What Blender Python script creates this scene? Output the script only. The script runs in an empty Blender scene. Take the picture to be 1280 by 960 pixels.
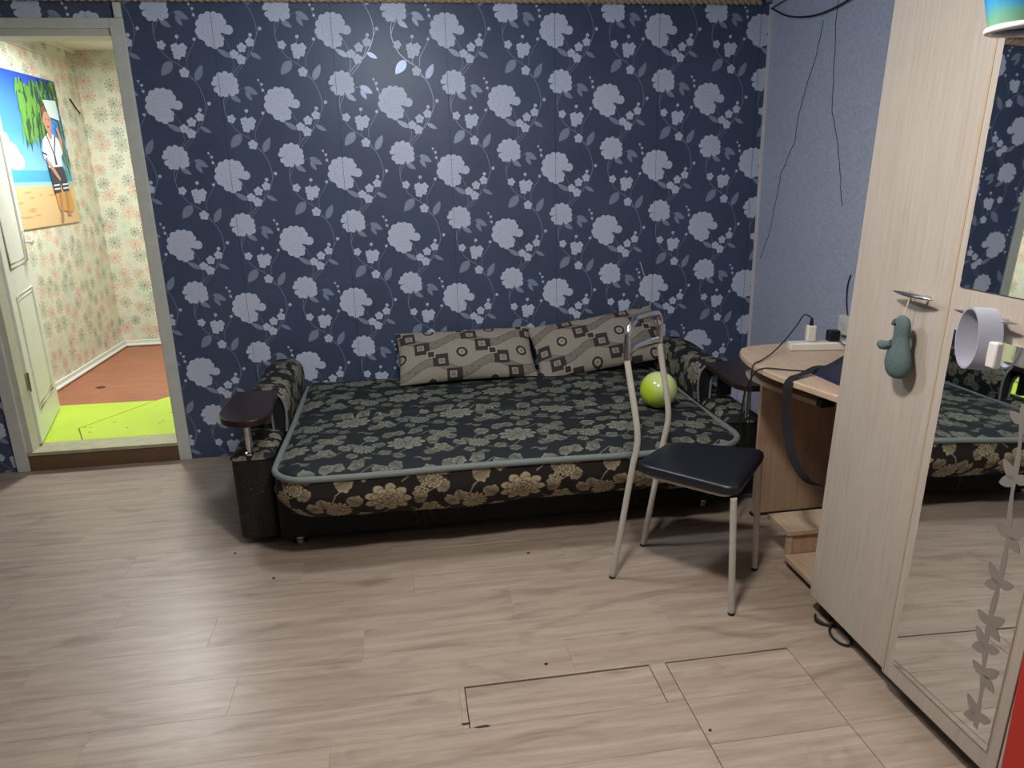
import bpy, bmesh, math, random
import numpy as np
from mathutils import Vector, Matrix
from mathutils.geometry import tessellate_polygon
random.seed(7)
rng = np.random.RandomState(7)
SC = bpy.context.scene
COL = SC.collection
PI = math.pi

# ------------------------------------------------------------------ camera
YAW, PITCH, ROLL = 0.143172343, -0.284189351, -0.0253280981
CAM = Vector((1.14476254, -3.81416884, 1.41995172))
f = Vector((math.sin(YAW)*math.cos(PITCH), math.cos(YAW)*math.cos(PITCH), math.sin(PITCH)))
r = Vector((math.cos(YAW), -math.sin(YAW), 0)); u = r.cross(f)
cr, sr = math.cos(ROLL), math.sin(ROLL)
r2 = cr*r + sr*u; u2 = -sr*r + cr*u
cd = bpy.data.cameras.new('camera'); cam = bpy.data.objects.new('camera', cd); COL.objects.link(cam)
cam.matrix_world = Matrix(((r2.x, u2.x, -f.x, CAM.x), (r2.y, u2.y, -f.y, CAM.y), (r2.z, u2.z, -f.z, CAM.z), (0, 0, 0, 1)))
cd.sensor_width = 36.0; cd.lens = 915.363*36/1280; cd.clip_start = 0.02
SC.camera = cam

# ------------------------------------------------------------------ world, lights, exposure
w = bpy.data.worlds.new('world'); SC.world = w; w.use_nodes = True
w.node_tree.nodes['Background'].inputs[0].default_value = (0.5, 0.6, 0.8, 1)
w.node_tree.nodes['Background'].inputs[1].default_value = 0.3
def area(name, loc, size, power, color, rot=(0, 0, 0), shape='DISK', size_y=None):
    l = bpy.data.lights.new(name, 'AREA'); l.shape = shape; l.size = size
    if size_y: l.size_y = size_y
    l.energy = power; l.color = color
    o = bpy.data.objects.new(name, l); o.location = loc; o.rotation_euler = rot; COL.objects.link(o); return o
def bulb(name, loc, rad, power, color):
    l = bpy.data.lights.new(name, 'POINT'); l.shadow_soft_size = rad; l.energy = power; l.color = color
    o = bpy.data.objects.new(name, l); o.location = loc; COL.objects.link(o); return o
bulb('ceiling_light', (1.12, -1.42, 2.10), 0.09, 31, (0.82, 0.90, 1.0))
area('front_ceiling_light', (1.50, -2.55, 2.12), 0.20, 30, (1.0, 0.93, 0.85))
area('far_room_light', (-0.55, 1.15, 2.28), 0.30, 44, (0.97, 1.0, 1.0))
SC.view_settings.view_transform = 'Standard'; SC.view_settings.look = 'None'
SC.view_settings.exposure = 0.0; SC.view_settings.gamma = 1.0
SC.view_settings.use_curve_mapping = False
SC.cycles.use_denoising = True
SC.cycles.max_bounces = 8

# ------------------------------------------------------------------ materials
def lin(r_, g, b):
    def c(v):
        v /= 255.0
        return v/12.92 if v <= .04045 else ((v+.055)/1.055)**2.4
    return (c(r_), c(g), c(b), 1)
def newmat(name, color, rough=.5, metal=0.0, spec=.5, coat=0.0):
    m = bpy.data.materials.new(name); m.use_nodes = True
    b = m.node_tree.nodes['Principled BSDF']
    b.inputs['Base Color'].default_value = color
    b.inputs['Roughness'].default_value = rough; b.inputs['Metallic'].default_value = metal
    b.inputs['Specular IOR Level'].default_value = spec; b.inputs['Coat Weight'].default_value = coat
    return m
class NT:
    def __init__(s, m): s.t = m.node_tree; s.b = s.t.nodes['Principled BSDF']
    def n(s, typ, **kw):
        x = s.t.nodes.new(typ)
        for k, v in kw.items(): setattr(x, k, v)
        return x
    def l(s, a, b): s.t.links.new(a, b)
    def math(s, op, a, b=None, c=None):
        x = s.n('ShaderNodeMath', operation=op)
        for i, v in enumerate((a, b, c)):
            if v is None: continue
            if isinstance(v, (int, float)): x.inputs[i].default_value = v
            else: s.l(v, x.inputs[i])
        return x.outputs[0]
    def vmath(s, op, a, b=None):
        x = s.n('ShaderNodeVectorMath', operation=op)
        for i, v in enumerate((a, b)):
            if v is None: continue
            if isinstance(v, tuple): x.inputs[i].default_value = v
            else: s.l(v, x.inputs[i])
        return x
    def noise(s, vec, scale, detail=3, rough=.5, dist=0):
        x = s.n('ShaderNodeTexNoise'); x.inputs['Scale'].default_value = scale
        x.inputs['Detail'].default_value = detail; x.inputs['Roughness'].default_value = rough
        x.inputs['Distortion'].default_value = dist
        if vec is not None: s.l(vec, x.inputs['Vector'])
        return x.outputs['Fac']
    def ramp(s, fac, stops):
        x = s.n('ShaderNodeValToRGB'); e = x.color_ramp.elements
        while len(e) < len(stops): e.new(.5)
        for el, (p, c) in zip(e, stops): el.position = p; el.color = c
        s.l(fac, x.inputs[0]); return x.outputs[0]
    def mix(s, fac, a, b, blend='MIX'):
        x = s.n('ShaderNodeMix', data_type='RGBA', blend_type=blend)
        if isinstance(fac, (int, float)): x.inputs[0].default_value = fac
        else: s.l(fac, x.inputs[0])
        for k, v in ((6, a), (7, b)):
            if isinstance(v, tuple): x.inputs[k].default_value = v
            else: s.l(v, x.inputs[k])
        return x.outputs[2]
    def bump(s, h, strength=.3, dist=.002):
        x = s.n('ShaderNodeBump'); x.inputs['Strength'].default_value = strength; x.inputs['Distance'].default_value = dist
        s.l(h, x.inputs['Height']); s.l(x.outputs[0], s.b.inputs['Normal'])
    def obj(s, scale=(1, 1, 1)):
        t = s.n('ShaderNodeTexCoord'); mp = s.n('ShaderNodeMapping'); mp.inputs['Scale'].default_value = scale
        s.l(t.outputs['Object'], mp.inputs[0]); return mp.outputs[0]
def noisy(name, color, rough=.5, scale=30, amt=.15, bump=.1, bdist=.001, stretch=(1, 1, 1), **kw):
    m = newmat(name, color, rough, **kw); t = NT(m)
    v = t.obj(stretch); n = t.noise(v, scale, 4, .6)
    lo = tuple(max(0, c*(1-amt)) for c in color[:3])+(1,); hi = tuple(min(1, c*(1+amt)) for c in color[:3])+(1,)
    t.l(t.ramp(n, [(.3, lo), (.7, hi)]), t.b.inputs['Base Color'])
    if bump: t.bump(n, bump, bdist)
    return m
M = {}
# dark wallpaper ground and its two inks
def wallbase():
    m = newmat('wallpaper_ground', lin(58, 64, 92), .42, spec=.45); t = NT(m)
    v = t.obj(); n = t.noise(v, 3.0, 3); n2 = t.noise(t.obj((60, 60, 4)), 6, 3)
    c1 = t.ramp(n, [(.3, lin(68, 78, 103)), (.7, lin(76, 88, 114))])
    c2 = t.ramp(n2, [(.4, (.90, .90, .92, 1)), (.6, (1, 1, 1, 1))])
    t.l(t.mix(1.0, c1, c2, 'MULTIPLY'), t.b.inputs['Base Color'])
    t.bump(t.noise(t.obj((300, 300, 40)), 4, 3), .12, .0008); return m
M['wp'] = wallbase()
def ink(name, c1, c2, rough, metal):
    m = newmat(name, c1, rough, metal, .5); t = NT(m)
    n = t.noise(t.obj(), 140, 4, .7)
    t.l(t.ramp(n, [(.3, c1), (.7, c2)]), t.b.inputs['Base Color']); t.bump(n, .25, .0006); return m
M['wp_fl'] = ink('wallpaper_flower_ink', lin(188, 196, 216), lin(206, 213, 230), .5, .0)
M['wp_lf'] = ink('wallpaper_leaf_ink', lin(138, 147, 170), lin(150, 159, 182), .34, .2)
M['wp_ln'] = newmat('wallpaper_petal_line', lin(162, 170, 190), .55)
M['wp_seam'] = newmat('wallpaper_seam', lin(34, 38, 56), .6)
def gray():
    m = newmat('grey_paper', lin(112, 120, 142), .75); t = NT(m)
    n = t.noise(t.obj(), 110, 3, .7)
    t.l(t.ramp(n, [(.35, lin(164, 172, 194)), (.65, lin(192, 199, 218))]), t.b.inputs['Base Color']); t.bump(n, .5, .003); return m
M['grey'] = gray()
M['crack'] = newmat('crack', lin(52, 56, 72), .8)
M['plain'] = noisy('plain_paper', lin(150, 150, 160), .8, 8, .05, 0)
M['ceil'] = noisy('ceiling_paint', lin(225, 218, 208), .85, 60, .05, .3)
M['ceilfar'] = noisy('far_ceiling_paint', lin(238, 236, 222), .8, 8, .04, .1)
def wood(name, cols, scale, stretch, rough, bump=.08, rand=True, knots=True, spec=.4):
    m = newmat(name, cols[1], rough, spec=spec); t = NT(m)
    tc = t.n('ShaderNodeTexCoord'); oi = t.n('ShaderNodeObjectInfo')
    vec = tc.outputs['Object']
    if rand:
        cmb = t.n('ShaderNodeCombineXYZ')
        t.l(t.math('MULTIPLY', oi.outputs['Random'], 37.0), cmb.inputs[0]); t.l(t.math('MULTIPLY', oi.outputs['Random'], 91.0), cmb.inputs[1])
        vec = t.vmath('ADD', vec, cmb.outputs[0]).outputs[0]
    mp = t.n('ShaderNodeMapping'); mp.inputs['Scale'].default_value = stretch; t.l(vec, mp.inputs[0])
    a = t.noise(mp.outputs[0], scale, 5, .62, .6)
    mp2 = t.n('ShaderNodeMapping'); mp2.inputs['Scale'].default_value = tuple(s*3.2 if s > 2 else s*1.5 for s in stretch); t.l(vec, mp2.inputs[0])
    b2 = t.noise(mp2.outputs[0], scale*2, 4, .7)
    base = t.ramp(a, [(.28, cols[0]), (.5, cols[1]), (.72, cols[2])])
    fine = t.ramp(b2, [(.35, (.90, .88, .87, 1)), (.62, (1, 1, 1, 1))])
    out = t.mix(1.0, base, fine, 'MULTIPLY')
    if knots:
        mp3 = t.n('ShaderNodeMapping'); mp3.inputs['Scale'].default_value = (1.3, 4.5, 1); t.l(vec, mp3.inputs[0])
        k = t.noise(mp3.outputs[0], 1.7, 3, .6, 1.2)
        kk = t.ramp(k, [(.57, (1, 1, 1, 1)), (.74, (.68, .65, .64, 1))])
        out = t.mix(1.0, out, kk, 'MULTIPLY')
    if rand:
        v = t.ramp(oi.outputs['Random'], [(0, (.93, .92, .91, 1)), (1, (1.0, 1.0, 1.0, 1))])
        out = t.mix(1.0, out, v, 'MULTIPLY')
    t.l(out, t.b.inputs['Base Color']); t.bump(b2, bump, .0008); return m
M['floor'] = wood('laminate', [lin(150, 136, 124), lin(172, 156, 142), lin(186, 171, 157)], 2.2, (1.2, 14, 1), .36, .12)
M['gap'] = newmat('floor_gap', lin(58, 44, 36), .9)
M['oak'] = wood('bleached_oak', [lin(172, 162, 150), lin(182, 172, 161), lin(189, 181, 171)], 3, (40, 40, 1.5), .42, .05, False, False)
M['oakh'] = wood('desk_oak', [lin(182, 158, 134), lin(198, 174, 150), lin(208, 186, 162)], 3, (30, 2, 30), .42, .05, False, False)
M['oakp'] = wood('desk_panel_oak', [lin(172, 142, 118), lin(186, 156, 130), lin(196, 168, 142)], 3, (14, 14, 1.5), .45, .05, False, False)
M['edge'] = newmat('edge_band', lin(176, 158, 134), .5)
M['dark'] = noisy('dark_plinth', lin(34, 26, 24), .7, 20, .2, .1)
M['mirror'] = newmat('mirror_glass', (.80, .83, .84, 1), .015, 1.0)
M['etch'] = newmat('etched_glass', (.42, .39, .36, 1), .45, .7)
M['chrome'] = newmat('chrome', (.72, .71, .72, 1), .16, 1.0)
M['ironp'] = noisy('white_frame_paint', lin(186, 184, 174), .45, 40, .06, .1)
M['vinyl'] = noisy('black_vinyl', lin(20, 22, 30), .38, 160, .2, .25)
M['leather'] = noisy('worn_black_vinyl', lin(22, 20, 22), .6, 70, .5, .5, .003)
tw = NT(M['leather']); fl_ = tw.ramp(tw.noise(tw.obj(), 95, 3, .7), [(.60, lin(19, 17, 19)), (.70, lin(86, 80, 74))]); tw.l(fl_, tw.b.inputs['Base Color'])
M['armwood'] = noisy('dark_armrest_wood', lin(38, 22, 20), .34, 12, .3, .05, stretch=(8, 1, 1))
M['basecloth'] = noisy('black_base_cloth', lin(16, 15, 18), .8, 100, .2, .2)
M['piping'] = noisy('piping_cord', lin(112, 120, 118), .75, 200, .12, .4)
M['frame'] = noisy('door_frame_paint', lin(206, 208, 198), .55, 14, .07, .2)
M['framed'] = noisy('door_jamb_paint', lin(205, 204, 188), .5, 14, .06, .2)
M['doorp'] = noisy('door_paint', lin(228, 230, 220), .4, 10, .04, .1)
M['thr'] = noisy('threshold_side', lin(112, 84, 60), .7, 20, .2, .2, stretch=(1, 8, 8))
M['thrt'] = noisy('threshold_top', lin(170, 166, 136), .6, 20, .15, .2)
M['lime'] = noisy('lime_floor_paint', lin(188, 216, 62), .4, 3, .05, .05)
M['brown'] = noisy('red_brown_board', lin(160, 102, 74), .5, 6, .16, .1, stretch=(1, 3, 1))
M['white'] = newmat('white_plastic', lin(226, 224, 214), .4)
M['black'] = newmat('black_plastic', lin(20, 20, 22), .4)
M['rubber'] = newmat('cable_rubber', lin(24, 22, 26), .5)
M['strap'] = noisy('webbing', lin(26, 25, 30), .8, 300, .2, .3)
M['bluebag'] = noisy('dark_blue_cloth', lin(24, 27, 48), .75, 90, .2, .3)
M['bluefold'] = newmat('blue_folder', lin(36, 44, 96), .4)
M['plush'] = noisy('green_grey_felt', lin(82, 98, 98), .9, 120, .14, .6)
M['string'] = newmat('cream_string', lin(210, 196, 160), .8)
M['ring'] = newmat('grey_band', lin(158, 160, 176), .45)
M['ringin'] = newmat('white_card', lin(214, 210, 208), .6)
M['rope'] = noisy('rope_jute', lin(176, 152, 124), .9, 60, .25, .6)
M['red'] = newmat('red_plastic', lin(186, 40, 26), .45)
def balloon():
    m = newmat('balloon', lin(196, 222, 40), .18, spec=.6); t = NT(m)
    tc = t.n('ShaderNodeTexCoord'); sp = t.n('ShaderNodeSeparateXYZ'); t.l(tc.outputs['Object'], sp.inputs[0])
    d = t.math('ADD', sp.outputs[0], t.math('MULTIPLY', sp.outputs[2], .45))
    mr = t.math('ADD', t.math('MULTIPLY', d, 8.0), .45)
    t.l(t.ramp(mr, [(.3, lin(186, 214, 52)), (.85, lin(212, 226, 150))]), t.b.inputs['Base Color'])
    t.b.inputs['Subsurface Weight'].default_value = 0.0; return m
M['ball'] = balloon()
def vcol(name, rough=.75, bump=0):
    m = newmat(name, (1, 1, 1, 1), rough, spec=.3); t = NT(m)
    a = t.n('ShaderNodeVertexColor', layer_name='print'); t.l(a.outputs[0], t.b.inputs['Base Color'])
    n = t.noise(t.obj(), 400, 2); t.bump(n, .25, .0008); return m
M['fabric'] = vcol('jacquard_fabric'); M['pillow'] = vcol('pillow_fabric', .85)
def burst():
    m = newmat('starburst_paper', lin(222, 224, 190), .6); t = NT(m)
    tc = t.n('ShaderNodeTexCoord'); sp = t.n('ShaderNodeSeparateXYZ'); t.l(tc.outputs['Object'], sp.inputs[0])
    cb = t.n('ShaderNodeCombineXYZ'); t.l(t.math('ADD', sp.outputs[0], sp.outputs[1]), cb.inputs[0]); t.l(sp.outputs[2], cb.inputs[1])
    base = t.ramp(t.noise(cb.outputs[0], 5, 2), [(.35, lin(218, 226, 204)), (.65, lin(234, 230, 206))])
    def layer(base, scale, off, npet, R, cols, width):
        v = t.n('ShaderNodeTexVoronoi', voronoi_dimensions='2D'); v.inputs['Scale'].default_value = scale; v.inputs['Randomness'].default_value = .75
        c = t.vmath('ADD', cb.outputs[0], (off, off*.7, 0)).outputs[0]; t.l(c, v.inputs['Vector'])
        d = t.vmath('SUBTRACT', c, v.outputs['Position']).outputs[0]
        s2 = t.n('ShaderNodeSeparateXYZ'); t.l(d, s2.inputs[0])
        rr = t.math('MULTIPLY', t.vmath('LENGTH', d).outputs['Value'], scale)
        th = t.math('ARCTAN2', s2.outputs[1], s2.outputs[0])
        s3 = t.n('ShaderNodeSeparateColor'); t.l(v.outputs['Color'], s3.inputs[0])
        rad = t.math('ADD', R, t.math('MULTIPLY', s3.outputs[1], R*.6))
        cc = t.math('ABSOLUTE', t.math('COSINE', t.math('ADD', t.math('MULTIPLY', th, npet/2.0), t.math('MULTIPLY', s3.outputs[2], 6.0))))
        lobe = t.math('MULTIPLY', rad, t.math('POWER', cc, .6))
        dist = t.math('ABSOLUTE', t.math('SUBTRACT', rr, lobe))
        m1 = t.math('LESS_THAN', dist, width)
        m2 = t.math('MULTIPLY', t.math('LESS_THAN', t.math('MULTIPLY', t.math('SUBTRACT', 1.0, cc), rr), width*.35), t.math('LESS_THAN', rr, t.math('MULTIPLY', rad, .75)))
        m4 = t.math('MULTIPLY', t.math('LESS_THAN', t.math('MULTIPLY', cc, rr), width*.5), t.math('LESS_THAN', rr, t.math('MULTIPLY', rad, .8)))
        m3 = t.math('LESS_THAN', rr, R*.16)
        mk = t.math('MAXIMUM', t.math('MAXIMUM', m1, m2), t.math('MAXIMUM', m3, m4))
        x = t.n('ShaderNodeValToRGB'); x.color_ramp.interpolation = 'CONSTANT'; e = x.color_ramp.elements
        while len(e) < len(cols): e.new(.5)
        for i, (el, cl) in enumerate(zip(e, cols)): el.position = i/len(cols); el.color = cl
        t.l(s3.outputs[0], x.inputs[0])
        return t.mix(t.math('MULTIPLY', mk, .8), base, x.outputs[0])
    o = layer(base, 16, 3.3, 8, .30, [lin(205, 208, 168), lin(226, 190, 164), lin(188, 202, 172)], .03)
    o = layer(o, 8.5, .4, 10, .30, [lin(205, 84, 70), lin(60, 78, 66), lin(214, 110, 86), lin(48, 60, 56)], .024)
    t.l(o, t.b.inputs['Base Color']); return m
M['burst'] = burst()

# ------------------------------------------------------------------ helpers
class MB:
    def __init__(s): s.v = []; s.f = []; s.m = []; s.mats = []
    def mi(s, m):
        if m not in s.mats: s.mats.append(m)
        return s.mats.index(m)
    def face(s, pts, m):
        k = len(s.v); s.v += [tuple(p) for p in pts]; s.f.append(tuple(range(k, k+len(pts)))); s.m.append(s.mi(m))
    def box(s, a, b, m):
        x0, y0, z0 = a; x1, y1, z1 = b; k = len(s.v)
        s.v += [(x0, y0, z0), (x1, y0, z0), (x1, y1, z0), (x0, y1, z0), (x0, y0, z1), (x1, y0, z1), (x1, y1, z1), (x0, y1, z1)]
        i = s.mi(m)
        for q in ((0, 3, 2, 1), (4, 5, 6, 7), (0, 1, 5, 4), (1, 2, 6, 5), (2, 3, 7, 6), (3, 0, 4, 7)):
            s.f.append(tuple(k+j for j in q)); s.m.append(i)
    def tube(s, pts, rad, m, n=10, closed=False, flat=1.0, cap=True, up=None):
        pts = [Vector(p) for p in pts]; N = len(pts); i0 = len(s.v); mi = s.mi(m)
        rads = rad if isinstance(rad, (list, tuple)) else [rad]*N
        prev = None
        for i, p in enumerate(pts):
            if closed: t = (pts[(i+1) % N]-pts[i-1])
            else: t = pts[min(i+1, N-1)]-pts[max(i-1, 0)]
            t.normalize()
            if prev is None:
                a = Vector(up) if up else (Vector((0, 0, 1)) if abs(t.z) < .9 else Vector((1, 0, 0)))
            else: a = prev
            a = (a-t*a.dot(t)).normalized(); prev = a; b = t.cross(a)
            for j in range(n):
                th = 2*PI*j/n; s.v.append(tuple(p+a*math.cos(th)*rads[i]*flat+b*math.sin(th)*rads[i]))
        for i in range(N if closed else N-1):
            for j in range(n):
                a0 = i0+i*n+j; a1 = i0+i*n+(j+1) % n; c = i0+((i+1) % N)*n
                s.f.append((a0, a1, c+(j+1) % n, c+j)); s.m.append(mi)
        if cap and not closed:
            s.f.append(tuple(i0+j for j in range(n))[::-1]); s.m.append(mi)
            s.f.append(tuple(i0+(N-1)*n+j for j in range(n))); s.m.append(mi)
    def prism(s, outline, z0, z1, m, axis='z'):
        n = len(outline); k = len(s.v); mi = s.mi(m)
        def P(a, b, c): return {'z': (a, b, c), 'x': (c, a, b), 'y': (a, c, b)}[axis]
        s.v += [P(a, b, z0) for a, b in outline]+[P(a, b, z1) for a, b in outline]
        s.f.append(tuple(range(k+n-1, k-1, -1))); s.m.append(mi)
        s.f.append(tuple(range(k+n, k+2*n))); s.m.append(mi)
        for i in range(n):
            j = (i+1) % n; s.f.append((k+i, k+j, k+n+j, k+n+i)); s.m.append(mi)
    def lathe(s, prof, c, m, n=24):
        k = len(s.v); mi = s.mi(m); K = len(prof)
        for rr, z in prof:
            for j in range(n):
                th = 2*PI*j/n; s.v.append((c[0]+rr*math.cos(th), c[1]+rr*math.sin(th), c[2]+z))
        for i in range(K-1):
            for j in range(n):
                s.f.append((k+i*n+j, k+i*n+(j+1) % n, k+(i+1)*n+(j+1) % n, k+(i+1)*n+j)); s.m.append(mi)
        s.f.append(tuple(k+j for j in range(n))[::-1]); s.m.append(mi)
        s.f.append(tuple(k+(K-1)*n+j for j in range(n))); s.m.append(mi)
    def build(s, name, parent=None, smooth=False, bevel=0, seg=2, recalc=True, sub=0):
        me = bpy.data.meshes.new(name); me.from_pydata(s.v, [], s.f)
        for m in s.mats: me.materials.append(M[m])
        me.polygons.foreach_set('material_index', s.m)
        if recalc:
            bm = bmesh.new(); bm.from_mesh(me); bmesh.ops.recalc_face_normals(bm, faces=bm.faces); bm.to_mesh(me); bm.free()
        if smooth:
            me.polygons.foreach_set('use_smooth', [True]*len(me.polygons))
        me.update(); o = bpy.data.objects.new(name, me); COL.objects.link(o)
        if parent: o.parent = parent
        if bevel:
            b = o.modifiers.new('bevel', 'BEVEL'); b.width = bevel; b.segments = seg; b.limit_method = 'ANGLE'
            b.harden_normals = False
            me.polygons.foreach_set('use_smooth', [True]*len(me.polygons))
            me.set_sharp_from_angle(angle=.7)
        elif smooth: me.set_sharp_from_angle(angle=.9)
        if sub:
            q = o.modifiers.new('sub', 'SUBSURF'); q.levels = sub; q.render_levels = sub
        return o
def boxo(name, a, b, m, parent=None, bevel=.002):
    q = MB(); q.box(a, b, m); return q.build(name, parent, bevel=bevel)
def tag(o, label, cat, group=None):
    o['label'] = label; o['category'] = cat
    if group: o['group'] = group
    return o
def struct(o): o['kind'] = 'structure'; return o
def empty(name, loc=(0, 0, 0), rot=(0, 0, 0)):
    o = bpy.data.objects.new(name, None); o.location = loc; o.rotation_euler = rot; o.empty_display_size = .05; COL.objects.link(o); return o
def smoothpath(pts, n=8):
    pts = [Vector(p) for p in pts]; out = []
    for i in range(len(pts)-1):
        p0 = pts[max(i-1, 0)]; p1 = pts[i]; p2 = pts[i+1]; p3 = pts[min(i+2, len(pts)-1)]
        for k in range(n):
            t = k/n; out.append(.5*((2*p1)+(p2-p0)*t+(2*p0-5*p1+4*p2-p3)*t*t+(3*p1-p0-3*p2+p3)*t**3))
    out.append(pts[-1]); return out

# ================================================================== SETTING
H = 2.215
XR, XL, YB = 3.06, -1.55, -4.6
DX0, DX1, DZ = -.80, -.065, 2.07      # doorway opening
# ---- dark floral wall: wallpaper print laid on the wall as slightly raised ink
def clip(poly, box):
    x0, x1, z0, z1 = box
    for ax, lim, sgn in ((0, x0, 1), (0, x1, -1), (1, z0, 1), (1, z1, -1)):
        out = []
        for i in range(len(poly)):
            a, b = poly[i-1], poly[i]
            da, db = (a[ax]-lim)*sgn, (b[ax]-lim)*sgn
            if (da >= 0) != (db >= 0):
                t = da/(da-db); out.append((a[0]+(b[0]-a[0])*t, a[1]+(b[1]-a[1])*t))
            if db >= 0: out.append(b)
        poly = out
        if len(poly) < 3: return []
    return poly
def polar(circles, n=56):
    out = []
    for i in range(n):
        th = 2*PI*i/n; d = (math.cos(th), math.sin(th)); best = 0
        for cx, cy, R in circles:
            b = cx*d[0]+cy*d[1]; c = cx*cx+cy*cy-R*R; q = b*b-c
            if q >= 0: best = max(best, b+math.sqrt(q))
        out.append((d[0]*best, d[1]*best))
    return out
K = .000455
BIG = polar([(a*K, b*K, c*K) for a, b, c in [(-142, -20, 38), (-128, 48, 40), (-92, 100, 40), (-38, 128, 34), (18, 130, 32), (70, 108, 38), (98, 66, 34), (140, -5, 46), (62, -86, 30), (48, -128, 36), (-5, -146, 38), (-58, -122, 40), (-100, -84, 26), (-128, -62, 34), (-10, 14, 92), (-4, -80, 58), (-60, -20, 78)]], 120)
SMALL = polar([(a*K, b*K, c*K) for a, b, c in [(-48, 84, 32), (8, 96, 30), (60, 78, 30), (92, 36, 30), (100, -12, 28), (92, -62, 34), (55, -88, 26), (-12, -92, 30), (-58, -88, 30), (-92, -50, 30), (-112, 8, 26), (-90, 50, 28), (0, 10, 76), (-14, -34, 58)]], 100)
def blossom_shape(R, rot):
    return polar([(math.cos(rot+k*2*PI/5)*R*.58, math.sin(rot+k*2*PI/5)*R*.58, R*.42) for k in range(5)]+[(0, 0, R*.35)], 40)
stem = [(-0.243, 0.05), (-0.259, 0.02), (-0.262, -0.017), (-0.255, -0.054), (-0.23, -0.103), (-0.2, -0.131), (-0.154, -0.164), (-0.113, -0.217), (-0.09, -0.259), (-0.078, -0.319), (-0.092, -0.38), (-0.131, -0.442), (-0.174, -0.476), (-0.204, -0.51)]
lines = [(stem, .0026), ([(-0.228, 0.045), (-0.250, 0.011), (-0.262, -0.025)], .002), ([(0.153, -0.072), (0.121, -0.138), (0.087, -0.179), (0.068, -0.2)], .0018),
         ([(0.071, -0.129), (0.069, -0.162), (0.052, -0.187)], .0018), ([(-0.135, -0.162), (-0.134, -0.125), (-0.11, -0.084), (-0.09, -0.052), (-0.076, -0.02), (-0.067, 0.033), (-0.079, 0.059), (-0.094, 0.103)], .0018),
         ([(-0.164, -0.031), (-0.17, -0.067)], .0015), ([(0.203, 0.003), (0.178, -0.041)], .0015), ([(0.158, -0.024), (0.157, -0.047)], .0015), ([(-0.17, -0.125), (-0.169, -0.149)], .0015),
         ([(0.042, -0.039), (0.056, -0.066), (0.067, -0.095)], .0016), ([(-0.188, 0.064), (-0.158, 0.07)], .0014), ([(-.152, -.19), (-.13, -.205), (-.113, -.217)], .002)]
blossoms = [(-0.236, -0.066, .02), (-0.177, -0.078, .021), (-0.146, -0.078, .021), (-0.172, -0.108, .021), (-0.15, -0.1, .018), (-0.152, -0.183, .023), (0.077, -0.106, .021), (0.114, -0.078, .022), (0.105, -0.128, .023), (0.153, -0.055, .021)]
buds = [(-0.164, -0.031, .0085), (-0.094, 0.103, .0055), (-0.081, 0.085, .0065), (-0.079, 0.059, .007), (-0.09, -0.042, .0075), (0.158, -0.024, .009), (0.203, 0.003, .0085)]
leaves = [(-0.201, -0.135, -0.253, -0.195, .021), (-0.107, -0.218, -0.070, -0.150, .016), (0.061, -0.118, 0.002, -0.083, .012), (0.150, -0.100, 0.197, -0.126, .010),
          (-0.160, 0.073, -0.102, 0.040, .015), (-0.158, 0.055, -0.132, 0.013, .010), (-0.228, 0.038, -0.182, 0.007, .012)]
def ribbon(pts, wd):
    P = smoothpath([(a, b, 0) for a, b in pts], 6) if len(pts) > 2 else [Vector((a, b, 0)) for a, b in pts]
    qs = []
    L = []
    for i, p in enumerate(P):
        t = (P[min(i+1, len(P)-1)]-P[max(i-1, 0)]).normalized(); nn = Vector((-t.y, t.x, 0))*wd*.5
        L.append(((p+nn).to_tuple()[:2], (p-nn).to_tuple()[:2]))
    for i in range(len(L)-1): qs.append([L[i][0], L[i][1], L[i+1][1], L[i+1][0]])
    return qs
def fan(outline, c=(0, 0)): return [[c, outline[i-1], outline[i]] for i in range(len(outline))]
def shift(poly, dx, dz): return [(a+dx, b+dz) for a, b in poly]
def leafpoly(x0, z0, x1, z1, wd):
    dx, dz = x1-x0, z1-z0; N = 10; a = []; b = []
    L = math.hypot(dx, dz); nx, nz = -dz/L, dx/L
    for i in range(N+1):
        t = i/N; h = wd*(math.sin(PI*t**.8)**.8 if 0 < t < 1 else 0)
        a.append((x0+dx*t+nx*h, z0+dz*t+nz*h)); b.append((x0+dx*t-nx*h, z0+dz*t-nz*h))
    qs = []
    for i in range(N): qs.append([a[i], b[i], b[i+1], a[i+1]])
    return qs
motif = []   # (polygon, layer, material)
for l, wd in lines: motif += [(q, 1, 'wp_lf') for q in ribbon(l, wd)]
for lf in leaves:
    motif += [(q, 2, 'wp_lf') for q in leafpoly(*lf)]
    motif += [(q, 3, 'wp_ln') for q in ribbon([(lf[0], lf[1]), (lf[0]+(lf[2]-lf[0])*.85, lf[1]+(lf[3]-lf[1])*.85)], .0012)]
motif += [(q, 3, 'wp_fl') for q in fan(BIG)]
motif += [(shift(q, -.243, .086), 3, 'wp_fl') for q in fan(SMALL)]
rr = random.Random(3)
for R0, cx, cz, S in ((.052, 0, .0, 1), (.036, -.243, .088, .7)):       # petal edges drawn inside the blooms
    for ring, npet in ((1.0, 8), (.62, 6), (.3, 4)):
        for k in range(npet):
            a = 2*PI*k/npet+ring*2+rr.uniform(-.15, .15); R1 = R0*ring
            arc = [(cx+math.cos(a)*R1*.55+math.cos(a+b)*R1*.42, cz+math.sin(a)*R1*.55+math.sin(a+b)*R1*.42) for b in (-1.3, -.7, 0, .7, 1.3)]
            motif += [(q, 4, 'wp_ln') for q in ribbon(arc, .0011)]
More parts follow.
